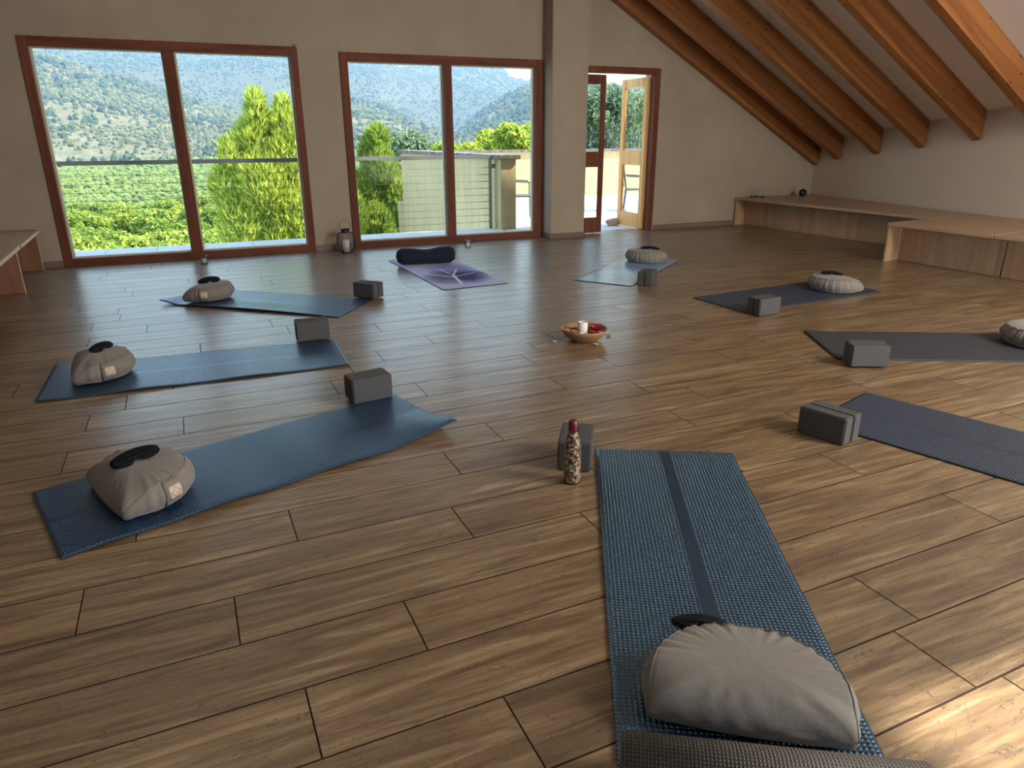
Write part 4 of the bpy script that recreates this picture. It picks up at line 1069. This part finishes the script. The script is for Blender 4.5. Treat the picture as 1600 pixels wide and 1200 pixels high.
# tree crowns built from many small needle tufts or leaves
def crown_mesh(lobes, n, size, style, seed):
    g = np.random.default_rng(seed); C_ = np.array([l[:3] for l in lobes]); S = np.array([l[3] for l in lobes])
    wts = S ** 2 / (S ** 2).sum(); k = g.choice(len(lobes), n, p=wts)
    d = g.normal(size=(n, 3)); d /= np.linalg.norm(d, axis=1)[:, None]; rad = g.uniform(.55, 1.0, n) ** .6
    sq = np.array([1, 1, .85]) if style != 'pine' else np.array([.8, .8, 1.15])
    P = C_[k] + d * S[k][:, None] * rad[:, None] * sq
    if style == 'pine':
        up = d * .55 + np.array([0, 0, 1.0]) + g.normal(0, .25, (n, 3)); up /= np.linalg.norm(up, axis=1)[:, None]
        tri = []
        for q in range(3):
            side = np.cross(up, g.normal(size=(n, 3))); side /= np.linalg.norm(side, axis=1)[:, None]
            dd = up + side * .38 * (q > 0); sz = size * g.uniform(.6, 1.3, n)[:, None]
            tri.append(np.stack([P - side * sz * .10, P + side * sz * .10, P + dd * sz], 1))
        return tri_mesh(np.stack(tri, 1).reshape(-1, 3), 3, 'crown')
    nrm = d + g.normal(0, .7, (n, 3)); nrm /= np.linalg.norm(nrm, axis=1)[:, None]
    a = np.cross(nrm, g.normal(size=(n, 3))); a /= np.linalg.norm(a, axis=1)[:, None]; b = np.cross(nrm, a)
    sz = size * g.uniform(.6, 1.3, n)[:, None]
    q = np.stack([P - a * sz, P - b * sz * .45, P + a * sz, P + b * sz * .45], 1)
    return tri_mesh(q.reshape(-1, 3), 4, 'crown')
def trunk_mesh(h, r0, lobes, seed):
    g = random.Random(seed); mb_ = MB(); pts = [(g.uniform(-.1, .1) * i, g.uniform(-.1, .1) * i, h * i / 5) for i in range(6)]
    mb_.tube(pts, [r0 * (1 - .13 * i) for i in range(6)], 8)
    for l in lobes[:14]:
        z0 = max(.3 * h, min(h, l[2] * .75)); p0 = Vector((0, 0, z0)); p1 = Vector(l[:3]); md = (p0 + p1) / 2 + Vector((0, 0, -.1 * (p1 - p0).length))
        mb_.tube([p0, md, p1], [r0 * .35, r0 * .24, r0 * .08], 5)
    return mb_
def tree(name, loc, lobes, h, r0, n, size, style, mat, label, cat, group=None, seed=0):
    root = empty(name, loc, 0, label, cat, group)
    trunk_mesh(h, r0, lobes, seed).build('trunk', M['bark'], root, smooth=True)
    link('crown', crown_mesh(lobes, n, size, style, seed), mat, root)
    return root
def lobes_pine(h, r, seed, n=34, tips=()):
    g = random.Random(seed); L_ = []
    for i in range(n):
        t = i / (n - 1); z = h * (.22 + .74 * t); rr = r * (1 - t) ** .55 * (.35 + .65 * g.random()); a = g.uniform(0, 6.28)
        L_.append((rr * math.cos(a), rr * math.sin(a), z, r * (.34 - .20 * t) * g.uniform(.8, 1.2)))
    return L_ + list(tips)
def lobes_round(h, r, seed, n=26):
    g = random.Random(seed); L_ = []
    for i in range(n):
        a = g.uniform(0, 6.28); ph = g.uniform(-.2, 1.4); rr = r * .66 * g.random() ** .4
        L_.append((rr * math.cos(a) * math.cos(ph * .7), rr * math.sin(a) * math.cos(ph * .7), h - r * .9 + rr * math.sin(ph), r * g.uniform(.22, .40)))
    return L_
tz = lambda x, y: float(terrain_z(np.array([float(x)]), np.array([float(y)]))[0])
# big pine outside the left window
bx_, by_ = 1.85, 17.2; bz = tz(bx_, by_)
tips = [(-.45, 0, 2.15 - bz, .22), (-.45, .05, 1.75 - bz, .34), (-.60, .1, 1.25 - bz, .50), (.10, .1, 2.00 - bz, .24), (.12, 0, 1.55 - bz, .42), (.05, 0, .95 - bz, .62), (-1.05, 0, 1.0 - bz, .38), (-1.25, .1, .35 - bz, .45), (-.5, -.2, .3 - bz, .75), (.75, 0, 1.1 - bz, .45), (.8, .1, .4 - bz, .6), (-1.0, -.2, -.5 - bz, .7), (.2, -.3, -.5 - bz, .9), (1.2, 0, -.4 - bz, .7), (-.9, -.2, -1.5 - bz, .7), (.5, -.3, -1.6 - bz, .9), (-.2, -.4, -1.1 - bz, .8)]
tree('pine_tree', (bx_, by_, bz), tips + lobes_pine(-bz - 1.0, 1.7, 5, 16), -bz + 1.6, .16, 30000, .17, 'pine', M['pine'], 'tall bright green pine rising above the railing in the left window', 'tree', seed=5)
# pines just below the balcony, left window right pane and middle window
near = [(1.55, 13.6, -.70, .55, 'low bright pine top just below the railing, right of the window mullion'),
        (2.05, 13.4, -.55, .50, 'low bright pine top near the right edge of the left window'),
        (4.25, 18.2, 1.66, 1.35, 'bushy bright pine filling the left of the middle window'),
        (3.3, 13.4, -.35, .6, 'low bright pine bush behind the cables in the middle window')]
for i, (x, y, top, rr, lb) in enumerate(near):
    z0 = tz(x, y); h = top - z0
    tree('pine_tree', (x, y, z0), [(math.cos(q * 2.4) * rr * .55 * (q / 13) ** .5, math.sin(q * 2.4) * rr * .5 * (q / 13) ** .5, h - rr * .25 - q * rr * .22, rr * (.26 + .022 * q)) for q in range(14)] , h * .9, .08, 9000 if rr < 1 else 26000, .14, 'pine', M['pine'], lb, 'tree', seed=50 + i)
z0 = tz(5.6, 19.5); h = 1.55 - z0
tree('olive_tree', (5.3, 20.5, z0), lobes_round(h + .1, 1.5, 3), h * .8, .1, 9000, .09, 'leaf', M['olive'], 'grey green tree behind the pine in the middle window', 'tree', seed=61)
for i, (x, y, top, rr, lb) in enumerate([(9.7, 25, 1.75, 1.1, 'rounded green tree above the parapet in the middle window'), (10.9, 24.5, 2.05, 1.25, 'taller green tree by the right edge of the middle window'), (8.6, 26, 1.35, .9, 'low green tree at the left end of the far parapet')]):
    z0 = tz(x, y); h = top - z0
    tree('broadleaf_tree', (x, y, z0), lobes_round(h, rr, 70 + i, 30) , h * .85, .12, 11000, .11, 'leaf', M['pine'], lb, 'tree', seed=70 + i)
for i, (x, y, top, rr, lb) in enumerate([(10.3, 18.6, 2.75, 1.0, 'slender olive tree seen through the shut door leaf'), (11.3, 18.9, 2.95, 1.0, 'olive tree seen through the gap of the open door'), (12.6, 19.4, 2.9, 1.1, 'olive tree seen through the pane of the open door leaf')]):
    z0 = tz(x, y); h = top - z0
    tree('olive_tree', (x, y, z0), lobes_round(h, rr, 80 + i, 34) + [(math.cos(q) * .5, math.sin(q) * .5, h - 1.2 - .3 * q, .5) for q in range(5)], h * .95, .06, 5200, .06, 'leaf', M['olive'], lb, 'tree', seed=80 + i)
# canopy on the slope below, left window
protos = []
for i in range(4):
    h = 6.5 + i * .5; L_ = [(x_, y_, z_, r_ * .78) for x_, y_, z_, r_ in lobes_round(h, 2.3, 90 + i, 38)]
    protos.append((trunk_mesh(h * .8, .14, L_, i), crown_mesh(L_, 7000, .17, 'leaf', 90 + i), h))
rows_ = [(24, -1.75, 7), (31, -2.05, 7), (40, -2.5, 8), (52, -3.0, 8), (68, -3.8, 9), (90, -4.7, 10)]
words = ['nearest', 'second', 'third', 'fourth', 'fifth', 'farthest']; place = ['far left', 'left', 'left of centre', 'centre left', 'centre', 'centre right', 'right of centre', 'right', 'far right', 'outermost right']
trunk_me = [p[0].build('trunk', M['bark'], None, smooth=True) for p in protos]
tm = [t.data for t in trunk_me]
for t in trunk_me: bpy.data.objects.remove(t)
for p in protos: p[1].materials.append(M['pine_far'])
for ri, (d_, top, n_) in enumerate(rows_):
    for k in range(n_):
        az = R(-10.5 + 19.0 * (k + .5) / n_ + random.uniform(-.5, .5)); d2 = d_ * random.uniform(.93, 1.08); x, y = d2 * math.sin(az), d2 * math.cos(az)
        pi_ = random.randrange(4); hh = protos[pi_][2]; tp = top + random.uniform(-.5, .35); s = random.uniform(.85, 1.15) * (1 if ri > 1 else .8)
        root = empty('pine_tree', (x, y, tp - hh * s), random.uniform(0, 6), 'pine on the slope below the left window, %s row, %s' % (words[ri], place[int(k * 9.99 / n_)]), 'tree', 'pines on the slope below the railing')
        root.scale = (s, s, s)
        t = bpy.data.objects.new('trunk', tm[pi_]); c_ = bpy.data.objects.new('crown', protos[pi_][1])
        for q in (t, c_): col.objects.link(q); q.parent = root

# thin summer haze lying over the valley
m = Mat('valley_haze'); m.t.nodes.remove(m.b)
vsn = m.t.nodes.new('ShaderNodeVolumeScatter'); vsn.inputs['Color'].default_value = (.26, .50, 1.0, 1); vsn.inputs['Density'].default_value = .00065; vsn.inputs['Anisotropy'].default_value = .2
m.l(vsn.outputs[0], m.o.inputs['Volume'])
o = MB().box(-2300, 2900, 60, 3000, -60, 420).build('valley_haze', m.m); tag(o, 'bluish summer haze over the valley', 'haze', None, 'stuff')
